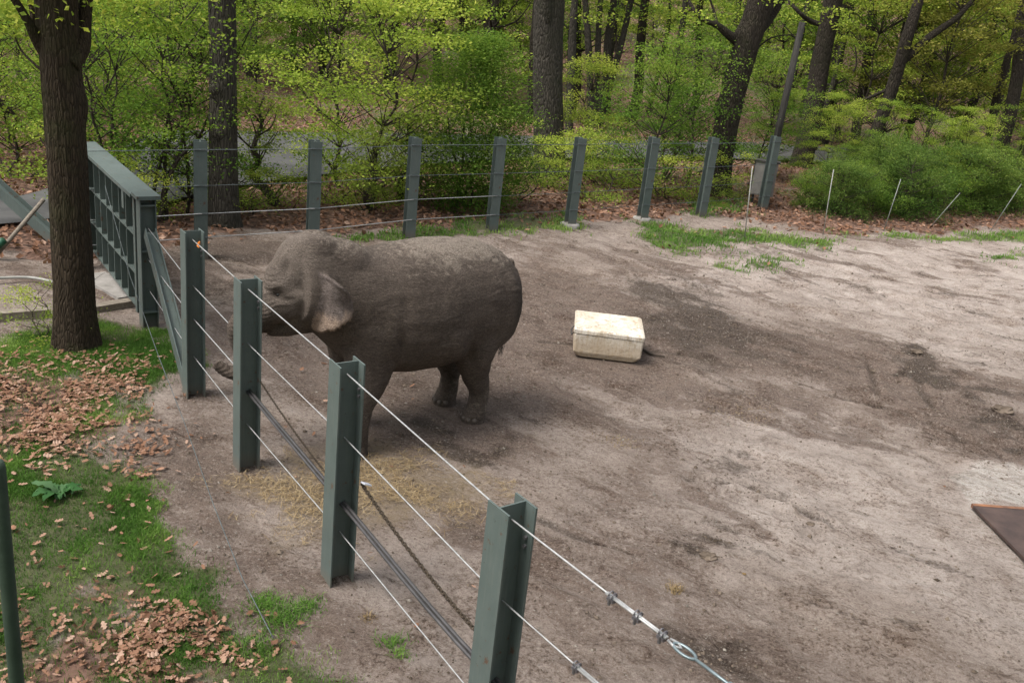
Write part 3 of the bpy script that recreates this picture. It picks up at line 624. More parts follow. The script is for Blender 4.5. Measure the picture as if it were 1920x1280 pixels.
# steel gate beyond the near fence
gd = np.array([-0.58, 0.81]); gd /= np.linalg.norm(gd); gn = np.array([-gd[1], gd[0]]) * -1.0       # gn: towards the paddock
g0 = np.array([-5.08, 12.22]); GL = 3.9
ge = empty('steel_gate', (*g0, 0), math.atan2(gd[1], gd[0])); tag(ge, 'heavy steel gate of ribbed panels with a flat capped top beside the big tree', 'gate')
def gbox(nm, c, s, mt='paint'): mb = MB(); mb.box(c, s); return obj(nm, mb.mesh(nm, [M[mt]]), ge)
TZ = 1.80
gbox('top_beam', (GL / 2, -0.02, TZ), (GL, 0.34, 0.05)); gbox('sheet', (GL / 2, -0.12, 0.98), (GL - 0.1, 0.012, 1.55))
gbox('end_stile', (0.07, 0.0, 0.96), (0.10, 0.20, 1.60)); gbox('end_stile', (GL - 0.07, 0.0, 0.96), (0.10, 0.20, 1.60))
for z in (0.22, 0.70, 1.24): gbox('rail', (GL / 2, 0.0, z), (GL - 0.26, 0.17, 0.035))
for k, x in enumerate(np.linspace(0.52, GL - 0.45, 8)):
    for z0, z1 in ((0.24, 0.68), (0.72, 1.22), (1.26, 1.77)): gbox('rib', (x, 0.0 + 0.02, (z0 + z1) / 2), (0.022, 0.16, z1 - z0 - 0.003))
gbox('strap', (0.62, 0.105, 1.62), (0.12, 0.02, 0.26))
gp = empty('gate_post', (*GP, 0), math.atan2(gd[1], gd[0])); tag(gp, 'dark H-section gate post at the end of the steel gate', 'gate post')
w2, f2 = beam_parts(1.80)
obj('web', w2, gp); obj('flange', f2, gp, (0, -(PD - TH) / 2, 0)); obj('flange', f2, gp, (0, (PD - TH) / 2, 0))
for z in (0.25, 1.10, 1.72): mb = MB(); mb.box((-0.055, 0, z), (0.095, PD - 2 * TH - 0.004, 0.02)); obj('stiffener', mb.mesh('stiffener', [M['paint']]), gp)
mb = MB(); mb.box((0, 0, 1.83), (0.30, 0.30, 0.05)); obj('cap', mb.mesh('cap', [M['paint']]), gp)
def strut(name, a, b, wdt, dpt, label, cat='brace', mat='paint', parts=True):
    a = np.asarray(a, float); b = np.asarray(b, float); d = b - a; ln = np.linalg.norm(d); d /= ln
    s = np.cross(d, (0, 0, 1.0)); s /= np.linalg.norm(s); u = np.cross(s, d); R3 = np.column_stack([d, s, u])
    e = empty(name, tuple(a)); tag(e, label, cat)
    for nm, c, sz in (('web', (ln / 2, 0, 0), (ln, dpt - 2 * TH, TH)), ('flange', (ln / 2, dpt / 2 - TH / 2, 0), (ln, TH, wdt)), ('flange', (ln / 2, -dpt / 2 + TH / 2, 0), (ln, TH, wdt))):
        mb = MB(); mb.box(R3 @ np.array(c), sz, R3); obj(nm, mb.mesh(nm, [M[mat]]), e)
    return e
strut('brace_beam', (*(GP + np.array([0.10, -0.14])), 1.38), (*(NP[0] + np.array([-0.10, 0.16])), 0.06), 0.16, 0.14, 'diagonal steel brace from the gate post to the foot of the next fence post')
strut('brace_beam', AT(-60, 300, 16.0), AT(130, 470, 15.6), 0.18, 0.2, 'blue-grey sloping beam at the left edge beyond the big tree')
mb = MB(); mb.tube([AT(-25, 500, 14.2), AT(82, 374, 15.0)], 0.035, 8); tag(obj('pole', mb.mesh('pole', [M['timber']], True)), 'pale slanting pole at the left edge behind the big tree', 'pole')
mb = MB(); mb.tube([AT(-12, 468, 14.3), AT(8, 450, 14.35)], 0.06, 8); tag(obj('plastic_sleeve', mb.mesh('plastic_sleeve', [M['green_plastic']], True)), 'green plastic sleeve on the slanting pole at the left edge', 'sleeve')
mb = MB(); mb.tube(smoothpath([G(u, v, 0.10) for u, v in ((-60, 524), (0, 521), (50, 520), (80, 524), (110, 532), (150, 550))], 5), 0.022, 8); tag(obj('hose', mb.mesh('hose', [M['fibre_white']], True)), 'pale curved hose lying on the dirt left of the big tree', 'hose')
for (p, q, lb) in (((170, 590), (246, 577), 'weathered timber edging at the foot of the steel gate'), ((-60, 606), (95, 594), 'long weathered timber edging along the dirt path at the left edge')):
    a, b = G(*p), G(*q); mb = MB(); d = b - a; mb.box((a + b) / 2 + np.array([0, 0, 0.05]), (np.linalg.norm(d), 0.16, 0.16), Matrix.Rotation(math.atan2(d[1], d[0]), 3, 'Z'))
    tag(obj('timber_edging', mb.mesh('timber_edging', [M['timber']])), lb, 'timber')
a, b = G(180, 528), G(240, 562); mb = MB(); d = b - a; mb.box((a + b) / 2 + np.array([0, 0, 0.02]), (np.linalg.norm(d) * 1.25, 0.42, 0.16), Matrix.Rotation(math.atan2(d[1], d[0]), 3, 'Z')); tag(obj('concrete_sill', mb.mesh('concrete_sill', [M['concrete']])), 'pale concrete sill under the steel gate', 'sill')
cable('loose_wire', [tuple(AT(197, 348, 13.3)), tuple(AT(243, 515, 12.25)), tuple(G(300, 675, .35)), tuple(G(345, 790, .25)), tuple(G(400, 945, .16)), tuple(G(455, 1085, .1)), tuple(G(512, 1195, .02))], 0.0045, 'dark_cable', 'thin pale wire slanting from the gate down across the grass edge', 'wire', n=5)

# thin poles of the right-hand part of the enclosure, cabinet, utility pole
for u0, v0, u1, v1, mt, lb in ((1396, 446, 1411, 312, 'fibre_white', 'thin white pole in front of the grey cabinet'), (1543, 440, 1563, 318, 'fibre_white', 'thin white pole in front of the left end of the dark shrubs'),
                       (1656, 436, 1689, 336, 'fibre_grey', 'thin grey pole in front of the middle of the dark shrubs'), (1746, 424, 1800, 362, 'fibre_grey', 'thin grey pole leaning far right before the dark shrubs'), (1858, 432, 1915, 345, 'fibre_grey', 'thin grey pole at the right edge beside the shrubs')):
    a = G(u0, v0); b = AT(u1, v1, a[1] + 0.1); mb = MB(); mb.tube([a, b], 0.0115, 6); tag(obj('thin_pole', mb.mesh('thin_pole', [M[mt]], True)), lb, 'pole', 'thin poles along the far right side')
a = AT(1437, 345, 27.6); b = AT(1503, 48, 27.6); mb = MB(); mb.tube([(a[0], a[1], -0.2), tuple(a * 0.5 + b * 0.5), tuple(b + (b - a) * 0.02)], [0.115, 0.10, 0.09], 12); tag(obj('utility_pole', mb.mesh('utility_pole', [M['pole_wood']], True)), 'bare dark utility pole standing behind the grey cabinet', 'utility pole')
cb = AT(1426, 372, 26.75); ce = empty('cabinet', (cb[0], cb[1], 0), math.radians(-14)); tag(ce, 'grey metal cabinet mounted behind the far fence post', 'cabinet')
mb = MB(); mb.box((0, 0, 0.78), (0.62, 0.34, 0.92)); obj('body', mb.mesh('body', [M['cab_grey']]), ce)
mb = MB(); mb.box((-0.322, 0, 0.78), (0.02, 0.36, 0.94)); mb.box((0, 0, 1.262), (0.70, 0.42, 0.04)); obj('hood', mb.mesh('hood', [M['cab_dark']]), ce)
mb = MB(); mb.box((0.0, -0.178, 0.78), (0.55, 0.016, 0.85)); obj('door', mb.mesh('door', [M['cab_grey']]), ce)
for x in (-0.22, 0.22): mb = MB(); mb.tube([(x, 0, -0.1), (x, 0, 0.318)], 0.03, 8); obj('leg', mb.mesh('leg', [M['cab_dark']]), ce)

a = AT(-6, 865, 1.35); mb = MB(); mb.tube([(a[0], a[1], -0.1), (a[0], a[1], a[2] - .01), (a[0], a[1], a[2])], [.0125, .0125, .010], 14)
M['green_coat'] = simple('green_coating', (0.016, 0.030, 0.018), (0.034, 0.052, 0.034), 9, 0.75)
tag(obj('barrier_post', mb.mesh('barrier_post', [M['green_coat']], True)), 'slim dark green barrier post cut by the lower left edge of the picture', 'barrier post')
# steel plate, white toy tub
pp = [G(1815, 955), G(1925, 950), G(2030, 1130), G(1905, 1048)]; c0 = sum(pp) / 4
d = pp[3] - pp[0]; d /= np.linalg.norm(d); e_ = np.array([-d[1], d[0], 0])
pl = empty('steel_plate', (pp[0][0], pp[0][1], 0), math.atan2(d[1], d[0])); tag(pl, 'rusty brown steel plate lying on the dirt at the right edge', 'steel plate')
mb = MB(); mb.box((0.9, 0.78, 0.05), (1.76, 1.50, 0.03)); obj('plate', mb.mesh('plate', [M['rust_plate']]), pl)
mb = MB(); mb.box((0.0, 0.80, 0.047), (0.05, 1.53, 0.045)); obj('edge_angle', mb.mesh('edge_angle', [M['rust_edge']]), pl)
def rbox_ring(sx, sy, r, n=5):
    out = []
    for cx, cy, a0 in ((1, 1, 0), (-1, 1, 90), (-1, -1, 180), (1, -1, 270)):
        for a in np.linspace(a0, a0 + 90, n): out.append((cx * (sx - r) + r * math.cos(math.radians(a)), cy * (sy - r) + r * math.sin(math.radians(a))))
    return np.array(out)
def loft(rings):
    n = len(rings[0]); V = np.concatenate(rings); m = len(rings); i = np.arange(m - 1)[:, None]; j = np.arange(n)[None]; j2 = (j + 1) % n
    F = np.stack([i * n + j, i * n + j2, (i + 1) * n + j2, (i + 1) * n + j], -1).reshape(-1, 4)
    V = np.vstack([V, rings[0].mean(0), rings[-1].mean(0)]); k = m * n; jj = np.arange(n); jj2 = (jj + 1) % n
    return V, [F, np.stack([np.full(n, k), jj2, jj], -1), np.stack([np.full(n, k + 1), (m - 1) * n + jj, (m - 1) * n + jj2], -1)]
def loftbox(spec):
    rings = []
    for z, sx, sy, r in spec: q = rbox_ring(sx, sy, r); rings.append(np.column_stack([q, np.full(len(q), z)]))
    V, F = loft(rings); mb = MB(); mb.add(V, F); return mb
def tub_mat():
    m, nt, out = newmat('worn_cream_plastic'); v = coords(nt)
    f = noise(nt, 2.2, 7, 0.7, v); g = noise(nt, 9, 6, 0.7, v); s = noise(nt, 5, 6, 0.7, coords(nt, (6, 6, 0.8)))
    col = ramp(nt, f, [(0.3, (0.44, 0.37, 0.28)), (0.5, (0.60, 0.55, 0.47)), (0.72, (0.74, 0.72, 0.68))])
    col = mix(nt, mapr(nt, g, 0.50, 0.62, 0, 0.8), col, (0.30, 0.23, 0.15)); col = mix(nt, mapr(nt, s, 0.50, 0.68, 0, 0.7), col, (0.38, 0.28, 0.16)); gn = nt.nodes.new('ShaderNodeNewGeometry'); sz = nt.nodes.new('ShaderNodeSeparateXYZ'); L(nt, gn.outputs['Position'], sz.inputs[0]); col = mix(nt, mapr(nt, mth(nt, 'ADD', sz.outputs[2], mth(nt, 'MULTIPLY', g, 0.3)), 0.58, 0.36, 0, 0.72), col, (0.36, 0.275, 0.185)); col = mix(nt, mapr(nt, noise(nt, 28, 5, 0.7, v), 0.56, 0.66, 0, 0.6), col, (0.16, 0.115, 0.07))
    bsdf(nt, out, col, 0.6, 0, bump(nt, g, 0.6, 0.03), 0.3); return m
M['tub'] = tub_mat()
ta, tb_ = G(1072, 668), G(1198, 684); tc = (ta + tb_) / 2; td = tb_ - ta; tw = np.linalg.norm(td); trz = math.atan2(td[1], td[0])
tn = np.array([-td[1], td[0], 0]) / tw
tub = empty('plastic_tub', (*(tc + tn * 0.37)[:2], 0.0), trz + 0.015); tub.scale = (1, 1, 1.13); tag(tub, 'weathered cream plastic tub with a flat lid lying on the bare soil', 'tub')
hw = tw / 2 + 0.01
o = obj('body', loftbox([(0.0, hw - 0.13, 0.33, 0.10), (0.03, hw - 0.06, 0.395, 0.08), (0.085, hw - 0.012, 0.42, 0.05), (0.10, hw - 0.008, 0.424, 0.03), (0.325, hw - 0.002, 0.43, 0.03), (0.33, hw - 0.02, 0.41, 0.03)]).mesh('body', [M['tub']], False), tub)
lv = loftbox([(0.334, hw - 0.012, 0.42, 0.03), (0.337, hw + 0.003, 0.436, 0.025), (0.385, hw + 0.001, 0.434, 0.025), (0.40, hw - 0.012, 0.42, 0.03), (0.403, hw - 0.06, 0.37, 0.04), (0.395, hw - 0.10, 0.33, 0.05), (0.392, hw - 0.40, 0.10, 0.05)])
lid_me = lv.mesh('lid', [M['tub']], False); lv_ = np.array([tuple(q.co) for q in lid_me.vertices]); lid_me.vertices.foreach_set('co', (lv_ + rng.normal(size=lv_.shape) * .004 + np.column_stack([0 * lv_[:, 0], 0 * lv_[:, 0], (fbm(lv_[:, 0] * 2 + 4, lv_[:, 1] * 2 + 4, 2) - .5) * .02])).astype(np.float32).ravel())
obj('lid', lid_me, tub)
for sx in (-1, 1): mb = MB(); mb.tube([(sx * (hw - 0.005), -0.14, 0.27), (sx * (hw + 0.035), -0.12, 0.22), (sx * (hw + 0.035), 0.12, 0.22), (sx * (hw - 0.005), 0.14, 0.27)], 0.009, 6); obj('handle', mb.mesh('handle', [M['cab_dark']], True), tub)
mb = MB(); mb.tube(smoothpath([G(u, v, 0.03) for u, v in ((1200, 652), (1222, 664), (1246, 668))], 6), [0.02] * 7 + [0.012] * 6, 6); tag(obj('stick', mb.mesh('stick', [M['twig']], True)), 'dark stick on the soil touching the right end of the tub', 'stick')

# ------------------------------------------------------------------ elephant
EO = np.array([-0.52, 10.50, 0.0]); EH = np.array([-0.76, -0.65, 0]); EH /= np.linalg.norm(EH); EL = np.array([-EH[1], EH[0], 0])
def loc2(p): p = np.asarray(p, float) - EO; return np.stack([p @ EH, p @ EL, p[..., 2]], -1)
def ellipsoid(c, ax, radii, n=20, m=14):
    th = np.linspace(0, 2 * np.pi, n, endpoint=False); ph = np.linspace(0, np.pi, m)[1:-1]
    rings = [np.stack([np.cos(th) * math.sin(p) * radii[0], np.sin(th) * math.sin(p) * radii[1], np.full(n, math.cos(p) * radii[2])], 1) @ np.asarray(ax) + np.asarray(c) for p in ph[::-1]]
    return loft(rings)
def ering(c, w, up, dn, yaw=0, n=28, e=0.9):
    th = np.linspace(0, 2 * np.pi, n, endpoint=False); cs, sn = np.cos(th), np.sin(th)
    y = np.sign(cs) * np.abs(cs) ** e * w; z = np.where(sn > 0, np.abs(sn) ** e * up, -np.abs(sn) ** e * dn)
    return np.stack([c[0] - y * math.sin(yaw), c[1] + y * math.cos(yaw), c[2] + z], 1)
el = MB()
TOR = [(-.56, .10, 1.50, .14, .20), (-.52, .26, 1.46, .30, .42), (-.42, .42, 1.45, .45, .60), (-.25, .51, 1.45, .59, .67), (0.0, .57, 1.45, .68, .66), (.3, .63, 1.45, .725, .70), (.65, .68, 1.45, .735, .73),
       (1.0, .67, 1.45, .72, .72), (1.35, .60, 1.45, .69, .67), (1.62, .52, 1.50, .68, .60), (1.85, .46, 1.61, .655, .50), (2.05, .40, 1.73, .59, .42), (2.25, .32, 1.82, .50, .36)]
V, F = loft([ering((x, 0, zc), w, up, dn) for x, w, zc, up, dn in TOR]); el.add(V, F)
for c, r in (((1.50, .40, 1.32), (.27, .15, .46)), ((1.50, -.40, 1.32), (.27, .15, .46)), ((-.06, .40, 1.42), (.36, .17, .46)), ((-.06, -.40, 1.42), (.36, .17, .46)), ((.66, 0, 1.24), (.62, .70, .50)), ((.12, .36, 1.02), (.24, .20, .34)), ((.12, -.36, 1.02), (.24, .20, .34))):
    V, F = ellipsoid(c, np.eye(3), r); el.add(V, F)
def leg(pts): V, F = tube([p[:3] for p in pts], [(p[3], p[4]) for p in pts], 20); el.add(V, F)
# hind legs (near = left), then front legs; the near front leg strides forward
for s, dx in ((1, 0.0), (-1, 0.02)):
    leg([(0.02, s * .26, 1.45, .36, .26), (0.08, s * .30, 1.10, .34, .25), (0.14, s * .30, 0.82, .245, .20), (0.06, s * .29, 0.58, .165, .145), (-0.02 + dx, s * .285, 0.38, .128, .120), (-0.01 + dx, s * .285, 0.2, .125, .118), (0.02 + dx, s * .285, 0.09, .142, .135), (0.04 + dx, s * .285, 0.02, .155, .148), (0.04 + dx, s * .285, -0.05, .15, .145)])
leg([(1.46, .27, 1.45, .36, .22), (1.50, .31, 1.12, .34, .21), (1.57, .36, 0.80, .245, .185), (1.68, .385, 0.52, .165, .155), (1.71, .41, 0.30, .140, .140), (1.72, .42, 0.14, .148, .146), (1.74, .42, 0.06, .170, .165), (1.74, .42, -0.05, .168, .163)])
leg([(1.45, -.26, 1.45, .34, .22), (1.45, -.29, 1.12, .27, .20), (1.45, -.30, 0.80, .20, .175), (1.43, -.30, 0.52, .165, .155), (1.42, -.30, 0.30, .145, .145), (1.43, -.30, 0.14, .155, .152), (1.45, -.30, 0.06, .178, .172), (1.45, -.30, -0.05, .176, .17)])
# head, turned a little to its right
HC = np.array([-2.13, 9.15, 0]); HF = np.array([-0.93, -0.37, 0]); HF /= np.linalg.norm(HF); HL = np.array([-HF[1], HF[0], 0])
hf = loc2(HF + EO); hl = loc2(HL + EO); AX = np.array([hf, hl, [0, 0, 1]])
def hp(f, l, z): return loc2(HC + HF * f + HL * l + np.array([0, 0, z]))
for c, r in (((0.0, 0, 1.98), (.36, .28, .37)), ((-.06, .11, 2.17), (.25, .16, .19)), ((-.06, -.11, 2.17), (.25, .16, .19)), ((.17, 0, 1.80), (.27, .24, .34)), ((.04, .15, 1.74), (.27, .14, .13)), ((.04, -.15, 1.74), (.27, .14, .13)),
             ((.03, 0, 1.54), (.32, .19, .25)), ((.20, 0, 1.42), (.20, .12, .13)), ((-.16, 0, 1.66), (.30, .24, .32)), ((-.26, 0, 2.02), (.40, .29, .28)), ((-.17, .20, 1.84), (.24, .13, .36)), ((-.17, -.20, 1.84), (.24, .13, .36)), ((-.22, .16, 1.60), (.22, .15, .26))):
    V, F = ellipsoid(hp(*c), AX, r); el.add(V, F)
TR = [hp(.10, 0, 1.70), hp(.28, 0, 1.62), loc2((-2.56, 9.0, 1.50)), loc2((-2.69, 8.97, 1.40)), loc2((-2.745, 8.965, 1.27)), loc2((-2.70, 8.97, 1.10)), loc2((-2.665, 8.985, .96)), loc2((-2.70, 8.99, .85)), loc2((-2.84, 8.99, .815)), loc2((-2.95, 8.995, .85)), loc2((-3.02, 9.0, .905))]
tp = smoothpath(TR, 7); trad = np.interp(np.linspace(0, 1, len(tp)), np.linspace(0, 1, 11), [.27, .235, .185, .16, .138, .118, .102, .09, .076, .066, .058])
trad = trad * (1 + 0.012 * np.sin(np.arange(len(tp)) * 2.4)); V, F = tube(tp, trad, 18); el.add(V, F)
V, F = tube([hp(.02, 0, 1.45), hp(.20, 0, 1.36), hp(.36, 0, 1.33), hp(.42, 0, 1.35)], [.15, .11, .07, .03], 14); el.add(V, F)       # lower lip
# left ear: a flap lying back along the neck
EAR = [(594, 508), (606, 514), (619, 520), (631, 529), (643, 539), (653, 550), (660, 564), (663, 580), (661, 595), (655, 604), (650, 603), (647, 611), (642, 609), (638, 617), (633, 615), (628, 622), (615, 621), (602, 625), (591, 622), (584, 614), (586, 600), (591, 583), (598, 566), (604, 545), (600, 525)]
def earY(u, v): t = (u - 586) / 76.0; return 9.0 - 0.245 * math.sin(math.pi * min(1, max(0, t) * 0.78)) + 0.10 * max(0, (535 - v) / 27.0) * 0.5 - 0.022 * math.sin((v - 520) * 0.085) * t
cen = (624, 572)
rings = []
for s in (0.02, 0.3, 0.6, 0.85, 1.0): rings.append(np.array([AT(cen[0] + (u - cen[0]) * s, cen[1] + (v - cen[1]) * s, earY(cen[0] + (u - cen[0]) * s, cen[1] + (v - cen[1]) * s)) for u, v in EAR]))
front = [loc2(r) for r in rings]; off = loc2(np.array([0.02, 1.0, -0.1]) + EO); th_ = [.046, .044, .038, .032, .026]
back = [r + off * t for r, t in zip(front, th_)]
V, F = loft(front + back[::-1]); el.add(V, F)
V, F = tube(smoothpath([loc2(AT(u, v, earY(u, v) - .012)) for u, v in ((604, 516), (619, 523), (640, 539), (655, 556), (660, 578))], 4), np.linspace(.030, .014, 17), 10); el.add(V, F)
# right ear, mostly hidden behind the head
rr = []
for s in (0.02, 0.5, 0.85, 1.0): rr.append(np.array([hp(-.22 - .30 * (0.5 + 0.5 * math.cos(a)) * s, -.33 - 0.16 * (0.5 + 0.5 * math.cos(a)) * s, 1.62 + .30 * math.sin(a) * s) for a in np.linspace(0, 2 * math.pi, 18, endpoint=False)]))
V, F = loft(rr + [r + hl * -0.035 for r in rr][::-1]); el.add(V, F)
V, F = tube(smoothpath([(-.50, 0, 1.85), (-.60, -.02, 1.65), (-.61, -.05, 1.35), (-.58, -.08, 1.05), (-.56, -.10, .82)], 5), np.linspace(.06, .022, 21), 10); el.add(V, F)
raw = el.mesh('elephant_raw')
ro = bpy.data.objects.new('elephant_raw', raw); C.objects.link(ro)
rm = ro.modifiers.new('r', 'REMESH'); rm.mode = 'VOXEL'; rm.voxel_size = 0.0155; rm.use_smooth_shade = True
sm = ro.modifiers.new('s', 'SMOOTH'); sm.factor = 0.5; sm.iterations = 12
dg = bpy.context.evaluated_depsgraph_get(); em = bpy.data.meshes.new_from_object(ro.evaluated_get(dg)); bpy.data.objects.remove(ro); em.name = 'elephant'
nv = len(em.vertices); co = np.empty(nv * 3, np.float32); em.vertices.foreach_get('co', co); co = co.reshape(-1, 3).astype(float)
nm_ = np.empty(nv * 3, np.float32); em.vertices.foreach_get('normal', nm_); nm_ = nm_.reshape(-1, 3).astype(float)
# loose skin: broad sags, folds and fine creases
x, y, z = co.T; side_ = np.where(y > 0, 0.0, 60.0)
fold = (fbm(x * 1.2 + side_, z * 5.0, 3, 2.0) - 0.5) * 0.010 + (fbm(x * 2.0 + side_ + 9, z * 2.0, 3, 1.2) - 0.5) * 0.016
def wpx(p):
    W = EO + p[:, :1] * EH + p[:, 1:2] * EL + np.array([0, 0, 1.0]) * p[:, 2:]; d = W - np.array([0, 0, CAMH]); zc = d @ fwd
    return PW / 2 + FPX * (d @ CR) / zc, PH / 2 - FPX * (d @ CU) / zc, W
pu, pv, PWo = wpx(co); WN = nm_[:, :1] * EH + nm_[:, 1:2] * EL + np.array([0, 0, 1.0]) * nm_[:, 2:]; vd = np.array([0, 0, CAMH]) - PWo; fac = sstep(-.1, .3, np.sum(WN * vd, 1) / np.linalg.norm(vd, axis=1))
nearside = fac * (y > -.45)
def dent(u, v, ru, rv, amt, rot=0.0):
    c_, s_ = math.cos(rot), math.sin(rot); a_ = ((pu - u) * c_ + (pv - v) * s_) / ru; b_ = (-(pu - u) * s_ + (pv - v) * c_) / rv
    return amt * np.exp(-(a_ * a_ + b_ * b_)) * nearside
ed = np.empty(len(em.edges) * 2, np.int32); em.edges.foreach_get('vertices', ed); ed = ed.reshape(-1, 2); cnt = np.bincount(ed.ravel(), minlength=nv)[:, None]
def relax(u, v, ru, rv, its):
    global co
    w_ = (np.exp(-(((pu - u) / ru) ** 2 + ((pv - v) / rv) ** 2) ** 2) * nearside)[:, None]
    for _ in range(its):
        acc = np.stack([np.bincount(ed[:, 0], co[ed[:, 1], i], nv) + np.bincount(ed[:, 1], co[ed[:, 0], i], nv) for i in range(3)], 1); co = co + w_ * (acc / cnt - co) * .8
relax(580, 510, 14, 50, 25); relax(645, 462, 34, 22, 40); relax(720, 480, 60, 30, 20)
sculpt = 0
# temple hollow, brow, eye socket, cheek hollow before the ear, mouth line
for q in ((536, 503, 12, 16, -.034), (519, 535, 13, 6, .022), (508, 500, 10, 20, .010), (517, 554, 13, 7, -.040), (538, 562, 14, 5, -.02), (528, 570, 12, 4, .012), (523, 612, 10, 4, -.04), (506, 585, 8, 22, .012),
          (762, 575, 13, 42, -.022), (756, 645, 9, 20, -.04), (700, 560, 26, 50, .02), (882, 655, 9, 34, -.025), (935, 560, 18, 40, .02), (838, 600, 40, 45, .025), (905, 690, 14, 22, .02), (728, 650, 14, 26, .015)): sculpt = sculpt + dent(*q)
co = co + nm_ * np.asarray(sculpt)[:, None]
cre = (np.abs(vnoise(x * 7 + side_ + 5 * vnoise(x * 3, z * 3), z * 30 + 20 + 4 * vnoise(x * 5, z * 2 + 9)) - 0.5) - 0.25) * 0.013 * sstep(.3, .7, fbm(x * 1.3 + side_, z * 1.3 + 5, 3)) + (np.abs(vnoise(x * 30 + side_ + 40, z * 26 + 6 * vnoise(x * 4, z * 4)) - .5) - .25) * .005
legm = sstep(0.75, 0.5, z); cre = cre + legm * (np.abs(vnoise(x * 5 + side_, z * 42) - 0.5) - 0.25) * 0.012
ribs = 0.010 * np.sin(x * 26 + z * 5) * sstep(.25, .5, x) * sstep(1.3, 1.0, x) * sstep(1.0, 1.25, z) * sstep(1.9, 1.6, z) * 0.5
trk = sstep(0, 1, np.clip(((loc2((-2.6, 9.0, 1.4))[0] * 0) + (x - 2.42)) / 0.1, 0, 1)); cre = cre + trk * 0.006 * np.sin(z * 150 + x * 90)
co = co + nm_ * (fold + cre)[:, None]; em.vertices.foreach_set('co', co.astype(np.float32).ravel()); em.update()
dust = sstep(1.85, 2.2, z + (fbm(x + side_, y * 2, 4, 2.0) - 0.5) * 0.35) * sstep(0.2, 0.75, nm_[:, 2] + (fbm(x * 2, y * 2 + side_, 3, 3.0) - 0.5) * 0.6)
legdust = .42 * sstep(.75, .25, z) * fbm(x * 3 + side_, z * 2, 3, 2.0) * 1.3
dust = dust * (0.25 + 0.62 * sstep(1.5, 0.6, x)) + 0.30 * sstep(2.05, 2.3, z)
hd = loc2(HC + np.array([0, 0, 1.9])); fr = sstep(.55, .25, np.linalg.norm((co - hp(.24, .1, 1.95)) * np.array([1, 1, .8]), axis=1)); smo = fr
inp = np.zeros(nv, bool)
for (ua, va), (ub, vb) in zip(EAR, EAR[1:] + EAR[:1]): inp ^= ((va > pv) != (vb > pv)) & (pu < (ub - ua) * (pv - va) / (vb - va + 1e-9) + ua)
inear = sstep(9.05, 9.0, PWo[:, 1]) * inp
earm = inear * np.clip(sstep(-.5, .25, ((pv - 595) / 26.0 + np.abs(pu - 622) / 95.0 - .2 + (fbm(pu / 6.0, pv / 40.0, 3) - .5) * 1.2)), 0, 1)
em.attributes.new('ear', 'FLOAT', 'POINT').data.foreach_set('value', np.asarray(inear, np.float32))
em.attributes.new('dust', 'FLOAT', 'POINT').data.foreach_set('value', np.clip(dust * (1 - .7 * sstep(2.0, 2.25, x)) + legdust, 0, 1).astype(np.float32)); em.attributes.new('smo', 'FLOAT', 'POINT').data.foreach_set('value', smo.astype(np.float32)); em.attributes.new('pale', 'FLOAT', 'POINT').data.foreach_set('value', earm.astype(np.float32))
wet = np.exp(-((np.linalg.norm((co - np.array([-.32, .5, 1.5])) * np.array([1.6, 1, .5]), axis=1)) / .2) ** 2); em.attributes.new('wet', 'FLOAT', 'POINT').data.foreach_set('value', wet.astype(np.float32))
